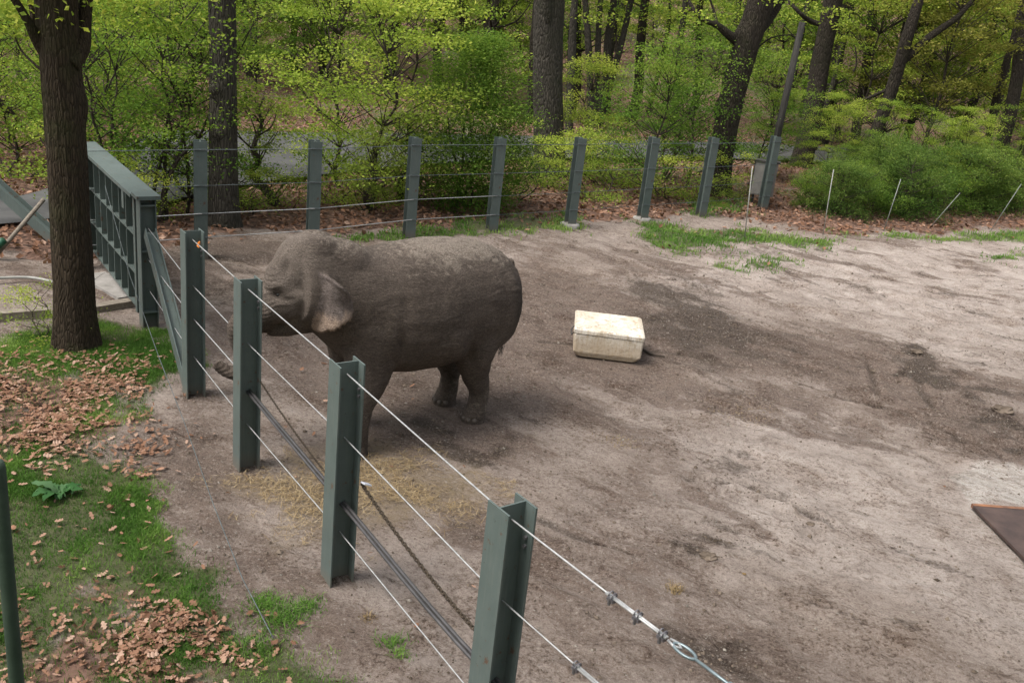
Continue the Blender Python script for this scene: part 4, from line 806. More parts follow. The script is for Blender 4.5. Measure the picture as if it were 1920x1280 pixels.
def skin():
    m, nt, out = newmat('elephant_skin'); v = coords(nt); vh = coords(nt, (1, 1, 2.6))
    d = N(nt, 'ShaderNodeAttribute', _attribute_name='dust').outputs['Fac']; p = N(nt, 'ShaderNodeAttribute', _attribute_name='pale').outputs['Fac']; w = N(nt, 'ShaderNodeAttribute', _attribute_name='wet').outputs['Fac']
    f = noise(nt, 2.5, 6, 0.65, v); g = noise(nt, 14, 8, 0.75, v); k = noise(nt, 22, 7, 0.72, vh)
    wv = mix(nt, 0.10, vh, N(nt, 'ShaderNodeTexNoise', Scale=6.0).outputs['Color'], 'ADD')
    vo = N(nt, 'ShaderNodeTexVoronoi', Scale=30.0, _feature='DISTANCE_TO_EDGE'); L(nt, wv, vo.inputs['Vector']); vo2 = N(nt, 'ShaderNodeTexVoronoi', Scale=70.0, _feature='DISTANCE_TO_EDGE'); L(nt, wv, vo2.inputs['Vector'])
    so = N(nt, 'ShaderNodeAttribute', _attribute_name='smo').outputs['Fac']
    crk = mth(nt, 'MULTIPLY', mapr(nt, vo.outputs['Distance'], 0.0, 0.14), mapr(nt, vo2.outputs['Distance'], 0.0, 0.16, 0.4, 1.0))
    col = ramp(nt, f, [(0.3, (0.078, 0.059, 0.046)), (0.7, (0.172, 0.134, 0.106))])
    col = mix(nt, mapr(nt, k, 0.48, 0.66, 0, 0.55), col, (0.225, 0.180, 0.146))
    col = mix(nt, mapr(nt, k, 0.48, 0.36, 0, 0.45), col, (0.036, 0.028, 0.022))
    col = mix(nt, mth(nt, 'MULTIPLY', so, mapr(nt, f, 0.35, 0.65, 0.45, 0.95)), col, (0.25, 0.205, 0.17))
    df = mapr(nt, mth(nt, 'ADD', mth(nt, 'MULTIPLY', d, 0.40), mth(nt, 'MULTIPLY', g, 1.3)), 0.80, 1.0)
    col = mix(nt, mth(nt, 'MULTIPLY', df, 0.75), col, (0.36, 0.30, 0.24))
    er = N(nt, 'ShaderNodeAttribute', _attribute_name='ear').outputs['Fac']
    col = mix(nt, mth(nt, 'MULTIPLY', er, 0.85), col, mix(nt, mapr(nt, g, 0.4, 0.6), (0.17, 0.135, 0.122), (0.28, 0.23, 0.205)))
    col = mix(nt, mth(nt, 'MULTIPLY', p, mapr(nt, g, 0.3, 0.6, 0.45, 1.0)), col, (0.50, 0.37, 0.28))
    col = mix(nt, mth(nt, 'MULTIPLY', w, 0.7), col, (0.03, 0.024, 0.019))
    col = mix(nt, mth(nt, 'MULTIPLY', mth(nt, 'SUBTRACT', 1.0, crk), 0.62), col, (0.03, 0.024, 0.02))
    h = mth(nt, 'ADD', mth(nt, 'MULTIPLY', crk, 0.5), mth(nt, 'ADD', mth(nt, 'MULTIPLY', k, 1.6), g))
    bsdf(nt, out, col, 0.82, 0, bump(nt, h, 0.85, 0.025), 0.2); return m
M['skin'] = skin(); em.materials.clear(); em.materials.append(M['skin'])
em.polygons.foreach_set('use_smooth', np.ones(len(em.polygons), bool))
ele = obj('elephant', em); ele.location = EO + np.array([0, 0, 0.0]); ele.rotation_euler = (0, 0, math.atan2(EH[1], EH[0]))
tag(ele, 'brown grey elephant with dusty back reaching its trunk through the cable fence', 'elephant')
M['eye'] = simple('eye', (0.008, 0.006, 0.005), (0.02, 0.014, 0.01), 5, 0.15, 0, 0, 0.001, 0.5); M['nail'] = simple('nail', (0.06, 0.048, 0.039), (0.115, 0.093, 0.076), 8, 0.6)
ie = int(np.argmin((pu - 518) ** 2 + (pv - 554) ** 2 + 1e5 * (nearside < .5))); e1 = co[ie] - nm_[ie] * .010; e2 = e1 - 2 * hl * ((e1 - hp(0, 0, 0)) @ hl)
for p in (e1, e2): mb = MB(); mb.add(*ellipsoid(p, AX, (.026, .022, .021), 12, 9)); obj('eye', mb.mesh('eye', [M['eye']], True), ele)
mb = MB(); mb.add(*ellipsoid((0, 0, 0), np.eye(3), (.018, .031, .030), 10, 8)); nail_me = mb.mesh('toenail', [M['nail']], True)
for fx, fy, fr_ in ((0.04, .285, .150), (0.06, -.285, .150), (1.74, .42, .167), (1.45, -.30, .176)):
    for a in (-62, -31, 0, 31, 62):
        a = math.radians(a); o = obj('toenail', nail_me, ele, (fx + math.cos(a) * fr_ * 0.93, fy + math.sin(a) * fr_ * 0.90, 0.055)); o.rotation_euler = (0, -0.25, a)
mb = MB()
for k in range(26):
    b0 = np.array([-.56, -.10, .84]) + rng.normal(size=3) * .012; mb.tube([b0, b0 + np.array([-.02, .01, -.12]) + rng.normal(size=3) * .02, b0 + np.array([-.01, .02, -.24]) + rng.normal(size=3) * .03], [.004, .003, .001], 4)
obj('tail_hair', mb.mesh('tail_hair', [M['cab_dark']]), ele)

# ------------------------------------------------------------------ trees and shrubs
def up_path(u0, v0, Y, u1, v1, Y1=None, z0=-0.15, ext=2.0, n=4, wob=0.0):
    a = AT(u0, v0, Y); b = AT(u1, v1, Y1 or Y); d = b - a
    a = a + d * ((z0 - a[2]) / d[2]) ; b = b + d / np.linalg.norm(d) * ext; P = [a * (1 - t) + b * t for t in np.linspace(0, 1, n)]
    return [p + (rng.normal(size=3) * np.array([wob, wob, 0]) if 0 < i < n - 1 else 0) for i, p in enumerate(P)]
b1 = G(145, 668); Yt = b1[1] + 0.30
p1 = [AT(145, 640, Yt) * np.array([1, 1, 0]) + np.array([0, 0, -0.15]), AT(134, 470, Yt), AT(123, 280, Yt), AT(113, 100, Yt), AT(108, 0, Yt), AT(104, -140, Yt), AT(100, -420, Yt)]
tA = AT(112, 90, Yt)
big_tree('broadleaf_tree', p1, [.245, .228, .222, .222, .22, .19, .15], 'bark_brown', 'big brown furrowed tree trunk in the left foreground beside the steel gate',
    limbs=[([AT(95, 110, Yt), AT(70, 75, Yt - .1), AT(52, 40, Yt - .2), AT(20, -10, Yt - .3), AT(-30, -60, Yt - .4)], [.10, .07, .05, .04, .03]), ([AT(88, 90, Yt), AT(62, 60, Yt + .3), AT(60, 20, Yt + .4), AT(40, -60, Yt + .5)], [.06, .04, .03, .02]),
           ([AT(130, 120, Yt - .05), AT(152, 90, Yt + .1), AT(158, 40, Yt + .2), AT(168, -60, Yt + .3)], [.12, .10, .08, .06]), ([AT(100, 150, Yt), AT(70, 125, Yt), AT(40, 95, Yt + .2), AT(25, 60, Yt + .2)], [.03, .016, .012, .006])],
    leaves=[(AT(30, 20, Yt + .3), .5, 420), (AT(0, 60, Yt), .4, 160), (AT(60, -150, Yt), 1.3, 2500), (AT(180, -180, Yt + .5), 1.4, 2500), (AT(75, 25, Yt - .4), .15, 26)], leafmat='leaf_yellow', size=0.085, nseg=130, nz=380, relief=0.020, flare=0.45, knots=((1.9, 2.0, .03, .15), (3.2, 0.5, .05, .2)))
b2 = G(422, 428); Y2 = b2[1] + .3
p2 = [AT(422, 430, Y2) * np.array([1, 1, 0]) - np.array([0, 0, .15]), AT(419, 330, Y2), AT(418, 200, Y2), AT(418, 80, Y2), AT(417, 0, Y2), AT(416, -250, Y2)]
big_tree('broadleaf_tree', p2, [.30, .265, .25, .245, .235, .19], 'bark_grey', 'straight grey tree trunk behind the far fence, above the two leftmost near posts', leaves=[(AT(430, -170, Y2), 1.6, 2500), (AT(424, 75, Y2 - .3), .1, 40), (AT(420, 190, Y2 - .3), .08, 30)], size=0.09, nseg=64, nz=160, relief=0.014, flare=0.25,
    knots=((2.75, 4.4, .09, .13), (1.95, 4.6, .07, .12), (2.2, 4.0, .05, .1)))
b3 = G(1030, 332); Y3 = b3[1] + .4
p3 = [AT(1032, 335, Y3) * np.array([1, 1, 0]) - np.array([0, 0, .15]), AT(1029, 250, Y3), AT(1027, 150, Y3), AT(1028, 50, Y3), AT(1030, 0, Y3), AT(1034, -220, Y3)]
big_tree('broadleaf_tree', p3, [.46, .44, .43, .43, .43, .36], 'bark_grey', 'thick grey-brown tree trunk with ivy at its foot behind the far fence', leaves=[(AT(1040, -160, Y3), 2.2, 2500)], size=0.1, nseg=72, nz=160, relief=0.018, flare=0.2, limbs=[([AT(1030, 60, Y3 - .2), AT(1026, 20, Y3 - .45), AT(1022, -60, Y3 - .6)], [.12, .12, .1])])
b4 = G(1345, 368); Y4 = b4[1] + .4
p4 = [AT(1343, 370, Y4) * np.array([1, 1, 0]) - np.array([0, 0, .15]), AT(1353, 290, Y4), AT(1368, 205, Y4), AT(1392, 110, Y4), AT(1418, 30, Y4), AT(1432, -20, Y4), AT(1460, -180, Y4)]
big_tree('broadleaf_tree', p4, [.40, .34, .35, .37, .36, .33, .2], 'bark_dark', 'dark leaning tree with a crooked side limb, left of the utility pole', leaves=[(AT(1300, 0, Y4), 1.3, 900), (AT(1440, -120, Y4), 2.0, 2500)], size=0.1, nseg=60, nz=140, relief=0.02, flare=0.3,
    limbs=[([AT(1385, 80, Y4), AT(1362, 62, Y4 - .2), AT(1345, 48, Y4 - .3), AT(1322, 38, Y4 - .3), AT(1300, 18, Y4 - .2), AT(1285, -10, Y4)], [.15, .12, .09, .07, .06, .04]), ([AT(1345, 48, Y4 - .3), AT(1338, 20, Y4), AT(1328, -10, Y4)], [.05, .035, .02]), ([AT(1425, 60, Y4), AT(1455, 20, Y4 + .3), AT(1480, -20, Y4 + .3)], [.12, .1, .08]), ([AT(1420, 90, Y4), AT(1450, 70, Y4), AT(1500, 64, Y4)], [.03, .02, .01])], knots=((2.6, 3.0, .10, .25), (4.6, 3.6, .10, .25)))
def mid_tree(u0, v0, Y, u1, v1, rad, label, limbs=(), mat='bark_dark', leaves=None, leafmat='leaf_yellow', group=None, ext=2.5):
    P = up_path(u0, v0, Y, u1, v1, None, -0.2 + float(hill(np.array(0.), np.array(float(Y)))) * 0.7, ext, 5, 0.05)
    return big_tree('broadleaf_tree', P, rad, mat, label, limbs=limbs, leaves=leaves, leafmat=leafmat, size=0.12, group=group, nseg=24, nz=50, relief=0.02, flare=0.25)
Y5 = 36.0
mid_tree(1527, 175, Y5, 1556, 20, [.40, .36, .34, .32, .3], 'dark tree trunk half hidden by foliage just right of the utility pole', [([AT(1552, 50, Y5), AT(1520, 40, Y5), AT(1500, 25, Y5 - .3), AT(1478, 2, Y5)], [.1, .09, .07, .06])], leaves=[(AT(1570, -40, Y5), 2.0, 900)])
Y6 = 34.0
mid_tree(1652, 225, Y6, 1690, 105, [.24, .22, .22, .20, .14], 'forked dark tree with a long limb rising to the right', [([AT(1686, 118, Y6), AT(1712, 98, Y6), AT(1740, 72, Y6), AT(1768, 52, Y6), AT(1800, 28, Y6), AT(1840, -20, Y6)], [.18, .15, .13, .12, .09, .07]), ([AT(1697, 100, Y6), AT(1699, 70, Y6), AT(1706, 45, Y6), AT(1716, 10, Y6)], [.1, .09, .08, .05]), ([AT(1670, 165, Y6), AT(1625, 185, Y6), AT(1580, 200, Y6), AT(1572, 215, Y6), AT(1575, 250, Y6)], [.06, .05, .045, .04, .03]), ([AT(1600, 135, Y6), AT(1606, 120, Y6), AT(1604, 90, Y6)], [.04, .03, .02])], leaves=[(AT(1750, 0, Y6), 2.2, 1400)], leafmat='leaf_rust')
mid_tree(1622, 130, 40., 1636, 30, [.2, .2, .18, .17, .15], 'slim dark trunk left of the forked tree', leaves=[(AT(1640, 0, 40.), 2.0, 700)], leafmat='leaf_rust')
mid_tree(1893, 225, 34., 1916, 110, [.26, .24, .22, .2, .2], 'dark trunk at the right edge of the picture above the shrubs', leaves=[(AT(1900, -60, 34.), 2.0, 900)])
mid_tree(1866, 205, 36., 1890, 110, [.15, .14, .13, .12, .1], 'thin dark trunk beside the one at the right edge', leaves=[(AT(1860, 40, 36.), 2.0, 900)], leafmat='leaf_rust')
mid_tree(990, 205, 40., 996, 120, [.2, .16, .14, .12, .08], 'slim trunk just left of the ivy-footed tree', leaves=[(AT(980, 60, 40.), 1.5, 300)])
mid_tree(1068, 215, 38., 1076, 20, [.17, .16, .15, .13, .12], 'slim grey trunk just right of the ivy-footed tree', mat='bark_grey', leaves=[(AT(1080, -30, 38.), 1.6, 500)])
for k, (u1, v1, r) in enumerate(((1096, 0, .13), (1128, 0, .12), (1150, 0, .15), (1186, 0, .13))):
    mid_tree(1108 + 7 * k, 224 - 3 * k, 41.0 + .5 * k, u1, v1, [r * 1.3, r * 1.1, r, r, r * .9], ['leftmost stem of the fan of grey stems right of the ivy-footed tree', 'second stem of the fan of grey stems right of the ivy-footed tree', 'thickest stem of the fan of grey stems, third from the left', 'rightmost stem of the fan of grey stems, leaning right'][k], mat='bark_grey', leaves=[(AT(u1, -40, 41.), 1.6, 500)])
# thin trunks of the wood behind
gthin = 'thin trunks of the wood behind the road'
near_thin = [(u, Y) for u, Y in ((905, 43), (930, 47), (1010, 45), (1085, 44), (1160, 47), (1205, 45), (1235, 49), (1290, 44), (1320, 50), (1490, 43), (1590, 44), (1745, 43), (1830, 46), (560, 48), (610, 50), (740, 47), (820, 52), (470, 46), (860, 45))]
thin = [MB() for _ in range(5)]; thin_me = []
for k, mb in enumerate(thin):
    P = stem_wobble((0, 0, -0.4), (rng.normal() * 0.9, rng.normal() * .6, 13), 9, 0.35); mb.tube(smoothpath(P, 3), np.linspace(.17, .06, 25) * (0.8 + .15 * k), 9)
    for q in range(7):
        i = rng.integers(2, 8); th = rng.uniform(0, 6.28); ln = rng.uniform(.8, 2.4); e1 = P[i] + np.array([math.cos(th) * ln, math.sin(th) * ln, ln * rng.uniform(.1, .9)])
        mb.tube(smoothpath([P[i], (P[i] + e1) / 2 + rng.normal(size=3) * .12, e1], 3), np.linspace(.05, .012, 7), 5)
    pts = []
    for q in range(34):
        c = np.array([rng.normal() * 1.7, rng.normal() * 1.7, rng.uniform(3.2, 14)]); m = int(rng.uniform(90, 180)); pts.append(c + rng.normal(size=(m, 3)) * np.array([.45, .45, .12]))
    pts = np.concatenate(pts)
    thin_me.append((mb.mesh('trunk', [M['bark_grey' if k % 2 else 'bark_dark']], True), [leaf_mesh('crown', pts, 0.105, M[lm], .35, .6) for lm in ('leaf_yellow', 'leaf_mid')]))
tl = 'thin grey-brown trunk with sparse spring leaves in the wood behind the road'
spots = []
def clear_road(x, y): return polysd(roadpoly, np.array([x]), np.array([y]))[0] < -0.6
for k in range(300):
    u = rng.uniform(-250, 2200); Y = rng.uniform(40, 96); p = AT(u, 100, Y); x, y = p[0], Y
    if any(math.hypot(x - a, y - b) < 2.2 for a, b in spots) or not clear_road(x, y): continue
    spots.append((x, y))
    if len(spots) >= 84: break
spots += [(AT(u, 60, Y)[0], Y) for u, Y in near_thin]
for k, (x, y) in enumerate(spots):
    tm = thin_me[k % 5]; plant_tree('young_tree', (tm[0], tm[1][k % 2]), (x, y, float(gz(np.array([x]), np.array([y]))[0])), rng.uniform(0, 6.28), rng.uniform(.75, 1.35), tl, group=gthin)
# understorey trees with layered sprays
US = {}
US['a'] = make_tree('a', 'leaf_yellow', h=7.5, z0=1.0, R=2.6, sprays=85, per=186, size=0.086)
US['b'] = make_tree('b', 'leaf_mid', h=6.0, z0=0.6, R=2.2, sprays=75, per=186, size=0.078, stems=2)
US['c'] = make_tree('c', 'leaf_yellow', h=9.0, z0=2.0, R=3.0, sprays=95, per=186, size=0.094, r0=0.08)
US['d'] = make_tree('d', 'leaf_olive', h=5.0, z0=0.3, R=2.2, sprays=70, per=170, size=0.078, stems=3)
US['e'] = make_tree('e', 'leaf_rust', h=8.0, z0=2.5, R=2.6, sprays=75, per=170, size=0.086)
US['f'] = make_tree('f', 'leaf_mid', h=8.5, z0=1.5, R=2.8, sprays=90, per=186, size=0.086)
gl = {'a': ('yellow-green understorey trees of the wood', 'yellow-green young tree with layered sprays in the wood behind'), 'b': ('mid-green understorey trees of the wood', 'mid-green twin-stemmed young tree in the wood behind'), 'c': ('tall yellow-green understorey trees of the wood', 'tall yellow-green tree with airy layers in the wood behind'),
      'd': ('olive-green low trees of the wood', 'low olive-green bushy tree in the wood behind'), 'e': ('rust-tinted young trees of the wood', 'young tree with rust-tinted spring leaves in the wood'), 'f': ('tall mid-green understorey trees of the wood', 'tall mid-green tree in the wood behind')}
us_spots = []
def us_place(k, x, y, sc=None):
    global us_spots
    us_spots.append((x, y)); z = float(gz(np.array([x]), np.array([y]))[0])
    plant_tree('understorey_tree', US[k], (x, y, z - .05), rng.uniform(0, 6.28), sc or rng.uniform(.75, 1.25), gl[k][1], group=gl[k][0])
for (u, v, Y, k, sc) in [(1490, 100, 32, 'f', .36), (1590, 120, 31, 'a', .42), (1740, 150, 32, 'b', .5), (1840, 150, 31, 'a', .42), (1930, 160, 33, 'b', .55), (1650, 60, 38, 'a', 1.1), (1800, 40, 36, 'e', 1.1), (1730, 60, 39, 'e', 1.0), (1900, 80, 40, 'c', 1.), (1590, 60, 46, 'f', 1.0), (1480, 60, 48, 'c', 1.1), (1260, 90, 44, 'a', .42), (1150, 120, 45, 'd', .5), (940, 80, 44, 'a', .9), (880, 60, 50, 'c', 1.), (780, 60, 46, 'a', 1.0), (560, 60, 44, 'b', 1.0), (480, 80, 40, 'f', .9), (330, 60, 34, 'f', .9), (240, 80, 32, 'b', 1.0), (200, 60, 36, 'c', .8), (60, 120, 27, 'd', .9), (10, 160, 24, 'a', .6), (-40, 100, 30, 'b', 1.), (120, 120, 33, 'd', 1.1), (180, 150, 30, 'a', .8), (640, 80, 52, 'c', 1.), (720, 40, 56, 'f', 1.)]:
    p = AT(u, v, Y); us_place(k, p[0], Y, sc)
n_ = 0
for k in range(900):
    u = rng.uniform(-300, 2250); Y = 36 + 84 * rng.random() ** 1.0; x = AT(u, 100, Y)[0]
    if any(math.hypot(x - a, Y - b) < 2.4 for a, b in us_spots) or not clear_road(x, Y) or (1040 < u < 1360 and Y < 62) or (860 < u < 1010 and Y < 50): continue
    us_place('acfbacdfe'[rng.integers(9)] if u > 1450 else 'acfbacdfb'[rng.integers(9)], x, Y, rng.uniform(.8, 1.5)); n_ += 1
    if n_ >= 120: break
for k, (x, y, sc) in enumerate(((-3, -9, 1.5), (3, -8, 1.4), (9, -8, 1.4), (-6, -15, 1.8), (1, -16, 1.9), (8, -15, 1.8), (15, -10, 1.6), (24, -2, 1.6), (27, 9, 1.5))):  # unseen trees behind and right of the camera, added to block low sky
    us_place('cfcabf'[k % 6], x, y, sc)
# shrubs and saplings by the far fence
def dense_bush(h, R, n, size, mat, prof=None, stems=5):
    wood = MB(); pts = []; tin = []
    for s in range(stems): th = rng.uniform(0, 6.28); P = stem_wobble((rng.normal() * .1, rng.normal() * .1, -.1), (math.cos(th) * R * .5, math.sin(th) * R * .5, h * rng.uniform(.6, .92)), 8, .25); wood.tube(smoothpath(P, 3), np.linspace(.035, .008, 22), 6)
    nc = max(20, n // 90)
    for k in range(nc):
        f = rng.random(); pr = (prof(f) if prof else math.sin(math.pi * (f * .78 + .20))) * R; rr = pr * (rng.random() ** .4) * rng.uniform(.75, 1.15); th = rng.uniform(0, 6.28); c = np.array([rr * math.cos(th), rr * math.sin(th), .12 + f * h])
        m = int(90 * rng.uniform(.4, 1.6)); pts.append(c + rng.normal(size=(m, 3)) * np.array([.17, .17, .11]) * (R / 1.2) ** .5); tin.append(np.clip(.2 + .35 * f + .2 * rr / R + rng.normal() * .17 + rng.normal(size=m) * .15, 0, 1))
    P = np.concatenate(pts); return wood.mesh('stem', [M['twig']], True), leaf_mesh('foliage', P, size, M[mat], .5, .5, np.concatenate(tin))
def shrub(meshes, u, v, rz, sc, label, name='shrub', cat='shrub', group=None, dy=0.0):
    p = G(u, v); e = empty(name, (p[0], p[1] + dy, -0.02), rz); e.scale = sc if isinstance(sc, tuple) else (sc,) * 3; obj('stem', meshes[0], e); obj('foliage', meshes[1], e); return tag(e, label, cat, group)
B1 = dense_bush(3.75, 1.5, 52000, .062, 'leaf_bush', lambda f: .55 + .5 * math.sin(math.pi * (f * .8 + .1)) - .35 * f ** 3)
shrub(B1, 872, 390, 0, 1.0, 'tall rounded bright green bush behind the far fence, above the elephant\'s rump', 'bush', 'bush')
B2 = make_tree('b2', 'leaf_dark', h=2.6, z0=.05, R=2.0, sprays=150, per=150, size=.068, stems=7, r0=.03, sprad=.42, flat=.45, prof=lambda f: .95 - .55 * f * f)
B3 = make_tree('b3', 'leaf_bush', h=2.5, z0=.05, R=1.7, sprays=95, per=140, size=.066, stems=6, r0=.028, sprad=.45, flat=.4, prof=lambda f: .9 - .5 * f * f)
sl = ['dark green shrub at the left end of the shrub bank behind the white pole', 'lower dark shrub left of centre in the shrub bank on the right', 'broad dark green shrub in the middle of the shrub bank', 'mid-green shrub between the two grey leaning poles', 'big dark green shrub at the right end of the shrub bank', 'mid-green shrub at the right edge of the picture', 'low shrub just right of the grey cabinet', 'dark green shrub filling the back of the shrub bank', 'mid-green shrub showing over the middle of the shrub bank', 'dark shrub beyond the right edge']
for k, (m, u, v, sc) in enumerate(((B2, 1562, 402, .55), (B3, 1622, 398, .62), (B2, 1690, 400, .70), (B3, 1752, 396, .60), (B2, 1822, 392, .82), (B3, 1895, 392, .72), (B3, 1522, 390, .45), (B2, 1640, 376, .72), (B3, 1750, 372, .78), (B2, 1960, 385, .85))):
    shrub(m, u, v, k * 1.3, (sc, sc, sc * rng.uniform(.9, 1.1)), sl[k], 'shrub', 'shrub', 'bank of green shrubs on the right')
S1 = make_tree('s1', 'leaf_mid', h=4.6, z0=1.3, R=1.9, sprays=52, per=161, size=0.067, stems=4, r0=.045)
S2 = make_tree('s2', 'leaf_yellow', h=4.7, z0=.5, R=1.7, sprays=58, per=170, size=0.074, r0=.05)
S3 = make_tree('s3', 'leaf_bush', h=4.4, z0=.9, R=1.6, sprays=58, per=170, size=0.067, r0=.04)
S4 = make_tree('s4', 'leaf_olive', h=2.6, z0=.15, R=.8, sprays=36, per=136, size=0.056, r0=.11, sprad=.4, lean=.15)
S5 = make_tree('s5', 'leaf_yellow', h=1.9, z0=.1, R=1.0, sprays=26, per=119, size=0.059, stems=3, r0=.02, sprad=.45)
def sap(m, u, v, rz, sc, label, name='sapling', cat='sapling', group=None):
    p = G(u, v); return plant_tree(name, m, (p[0], p[1], -.02), rz, sc, label, cat, group)
sap(S1, 300, 415, .4, 1.0, 'wavy-stemmed leafy sapling behind the steel gate')
sap(S3, 350, 398, 2.2, .95, 'green sapling just left of the grey trunk')
sap(S1, 235, 392, 3.6, .9, 'sapling rising right of the big brown trunk')
sap(S4, 522, 382, 0, 1.0, 'short thick-stemmed small tree clothed in olive leaves beside the grey trunk')
sap(S2, 688, 392, 1.0, 1.05, 'bright yellow-green sapling left of the round green bush')
sap(S4, 690, 394, 1.8, .75, 'leafy shoots around the foot of the bright yellow-green sapling', 'shrub', 'shrub')
sap(S2, 640, 350, 4.0, 1.1, 'bright maple-like sapling above the elephant\'s head')
sap(S3, 1208, 372, 0.3, 1.0, 'slender bright green sapling at the centre of the far fence')
sap(S3, 1285, 352, 2.0, 1.1, 'bright green sapling left of the dark leaning tree')
sap(S5, 1112, 375, .6, .95, 'low pale yellow-green shrub behind the footed fence post', 'shrub', 'shrub')
sap(S5, 1012, 345, 2.6, 1.0, 'ivy and shoots clothing the foot of the thick trunk', 'shrub', 'shrub')
sap(S5, 1040, 352, 4.6, .8, 'pale shoots right of the ivy-footed trunk', 'shrub', 'shrub')
sap(S5, 1130, 345, 1.6, 1.0, 'pale yellow-green shrub two posts right of the ivy-footed trunk', 'shrub', 'shrub')
sap(S5, 1300, 372, 5.0, .8, 'small shrub at the foot of the dark leaning tree', 'shrub', 'shrub')
sap(S5, 470, 395, 3.0, .7, 'low shoots at the foot of the grey trunk', 'shrub', 'shrub')
sap(S5, 745, 385, 3.9, .7, 'small shrub between the yellow-green sapling and the round bush', 'shrub', 'shrub')
for k, (u, v, sc) in enumerate(((1560, 380, .42), (1640, 366, .40), (1715, 372, .36), (1790, 360, .46), (1870, 366, .38), (1935, 366, .5))):
    sap((S3, S2)[k % 2], u, v, k * 2.1, sc, ['light green sprays at the left end of the shrub bank', 'yellow-green sprays behind the left part of the shrub bank', 'light green sprays in the middle of the shrub bank', 'yellow-green sprays over the right part of the shrub bank', 'light green sprays near the right end of the shrub bank', 'yellow-green sprays at the right edge of the picture above the shrubs'][k], group='light sprays among the shrub bank')
for k, (m, u, v, sc, lb) in enumerate(((S5, 620, 378, .8, 'low shoots left of the post above the elephant\'s shoulders'), (S4, 745, 372, .9, 'narrow leafy stem beside the round bright green bush'), (S5, 960, 372, .8, 'low shoots right of the round bright green bush'), (S2, 1100, 320, .75, 'yellow-green sapling between the thick trunk and the central sapling'), (S5, 1165, 350, 1.0, 'pale shrub left of the slender central sapling'), (S5, 1245, 372, .9, 'pale low shrub right of the slender central sapling'), (S1, 1240, 335, .8, 'leafy sapling left of the dark leaning tree'), (S5, 1345, 385, .45, 'small weeds at the foot of the far fence post by the leaning tree'), (S1, 170, 340, 1.0, 'leafy sapling behind the big brown trunk'), (S5, 270, 410, .7, 'low shoots behind the gate post'), (S5, 1385, 372, .5, 'low weeds in front of the dark leaning tree'))):
    sap(m, u, v, k * 1.7 + .3, sc, lb, 'shrub' if m is S5 else 'sapling', 'shrub' if m is S5 else 'sapling')
sap(S3, 1420, 330, 5.2, .95, 'green sapling behind the grey cabinet')
sap(S2, 30, 300, 5.6, .8, 'yellow-green sapling at the left edge')
sap(S5, 40, 330, .6, 1.3, 'yellowish low shrub at the left edge', 'shrub', 'shrub')
sap(S5, 95, 640, .6, .42, 'small yellow-green weed clump left of the big trunk\'s foot', 'weed_clump', 'plant')
sap(S5, 230, 395, 2.6, .9, 'low green shrub behind the gate', 'shrub', 'shrub')
sap(S5, 395, 378, 2.0, .9, 'green shoots between the gate and the grey trunk', 'shrub', 'shrub')

# ------------------------------------------------------------------ leaf litter, grass, straw, soil
def scatter(n, box, dens):
    x = rng.uniform(box[0], box[1], n); y = rng.uniform(box[2], box[3], n); k = rng.random(n) < dens(x, y); return x[k], y[k]
def oak_leaf():
    h = [(0, 0), (.12, .03), (.22, .16), (.32, .09), (.42, .24), (.55, .12), (.68, .26), (.80, .10), (.92, .12), (1.0, 0)]
    out = [(a - .5, b) for a, b in h] + [(a - .5, -b * .9) for a, b in h[-2:0:-1]]; V = np.array([(a, b, 0.10 * (a * a) * 2 + .35 * abs(b)) for a, b in out]); V[:, 2] += rng.normal(size=len(V)) * .02
    n = len(V); V = np.vstack([V, V.mean(0) - [0, 0, .03]]); j = np.arange(n); return V, np.stack([j, (j + 1) % n, np.full(n, n)], -1)
leaf_me = []
for k in range(14):
    V, F = oak_leaf(); V = V * np.array([1, rng.uniform(.8, 1.5), 1]); V[:, 2] += (rng.uniform(-.5, .9) * V[:, 0] ** 2 + rng.uniform(-.6, .6) * V[:, 0] * V[:, 1] * 2 + rng.uniform(-.2, .8) * np.abs(V[:, 1])); V[:, :2] += rng.normal(size=(len(V), 2)) * .03; me = mesh('fallen_leaf', V * .078, [F], [M['dead_leaf']]); me.attributes.new('tint', 'FLOAT', 'POINT').data.foreach_set('value', np.full(len(V), .08 + .06 * k, np.float32)); leaf_me.append(me)
lx, ly = scatter(52000, (-6.4, .2, 4.6, 11.5), lambda x, y: np.clip(gmask(leafm, x, y) * (.10 + .85 * sstep(.38, .62, fbm(x, y, 4, 1.7))) + gmask(lawn, x, y) * .022 + .0012, 0, 1))
o_ = np.argsort(np.hypot(lx, ly)); lx, ly = lx[o_], ly[o_]
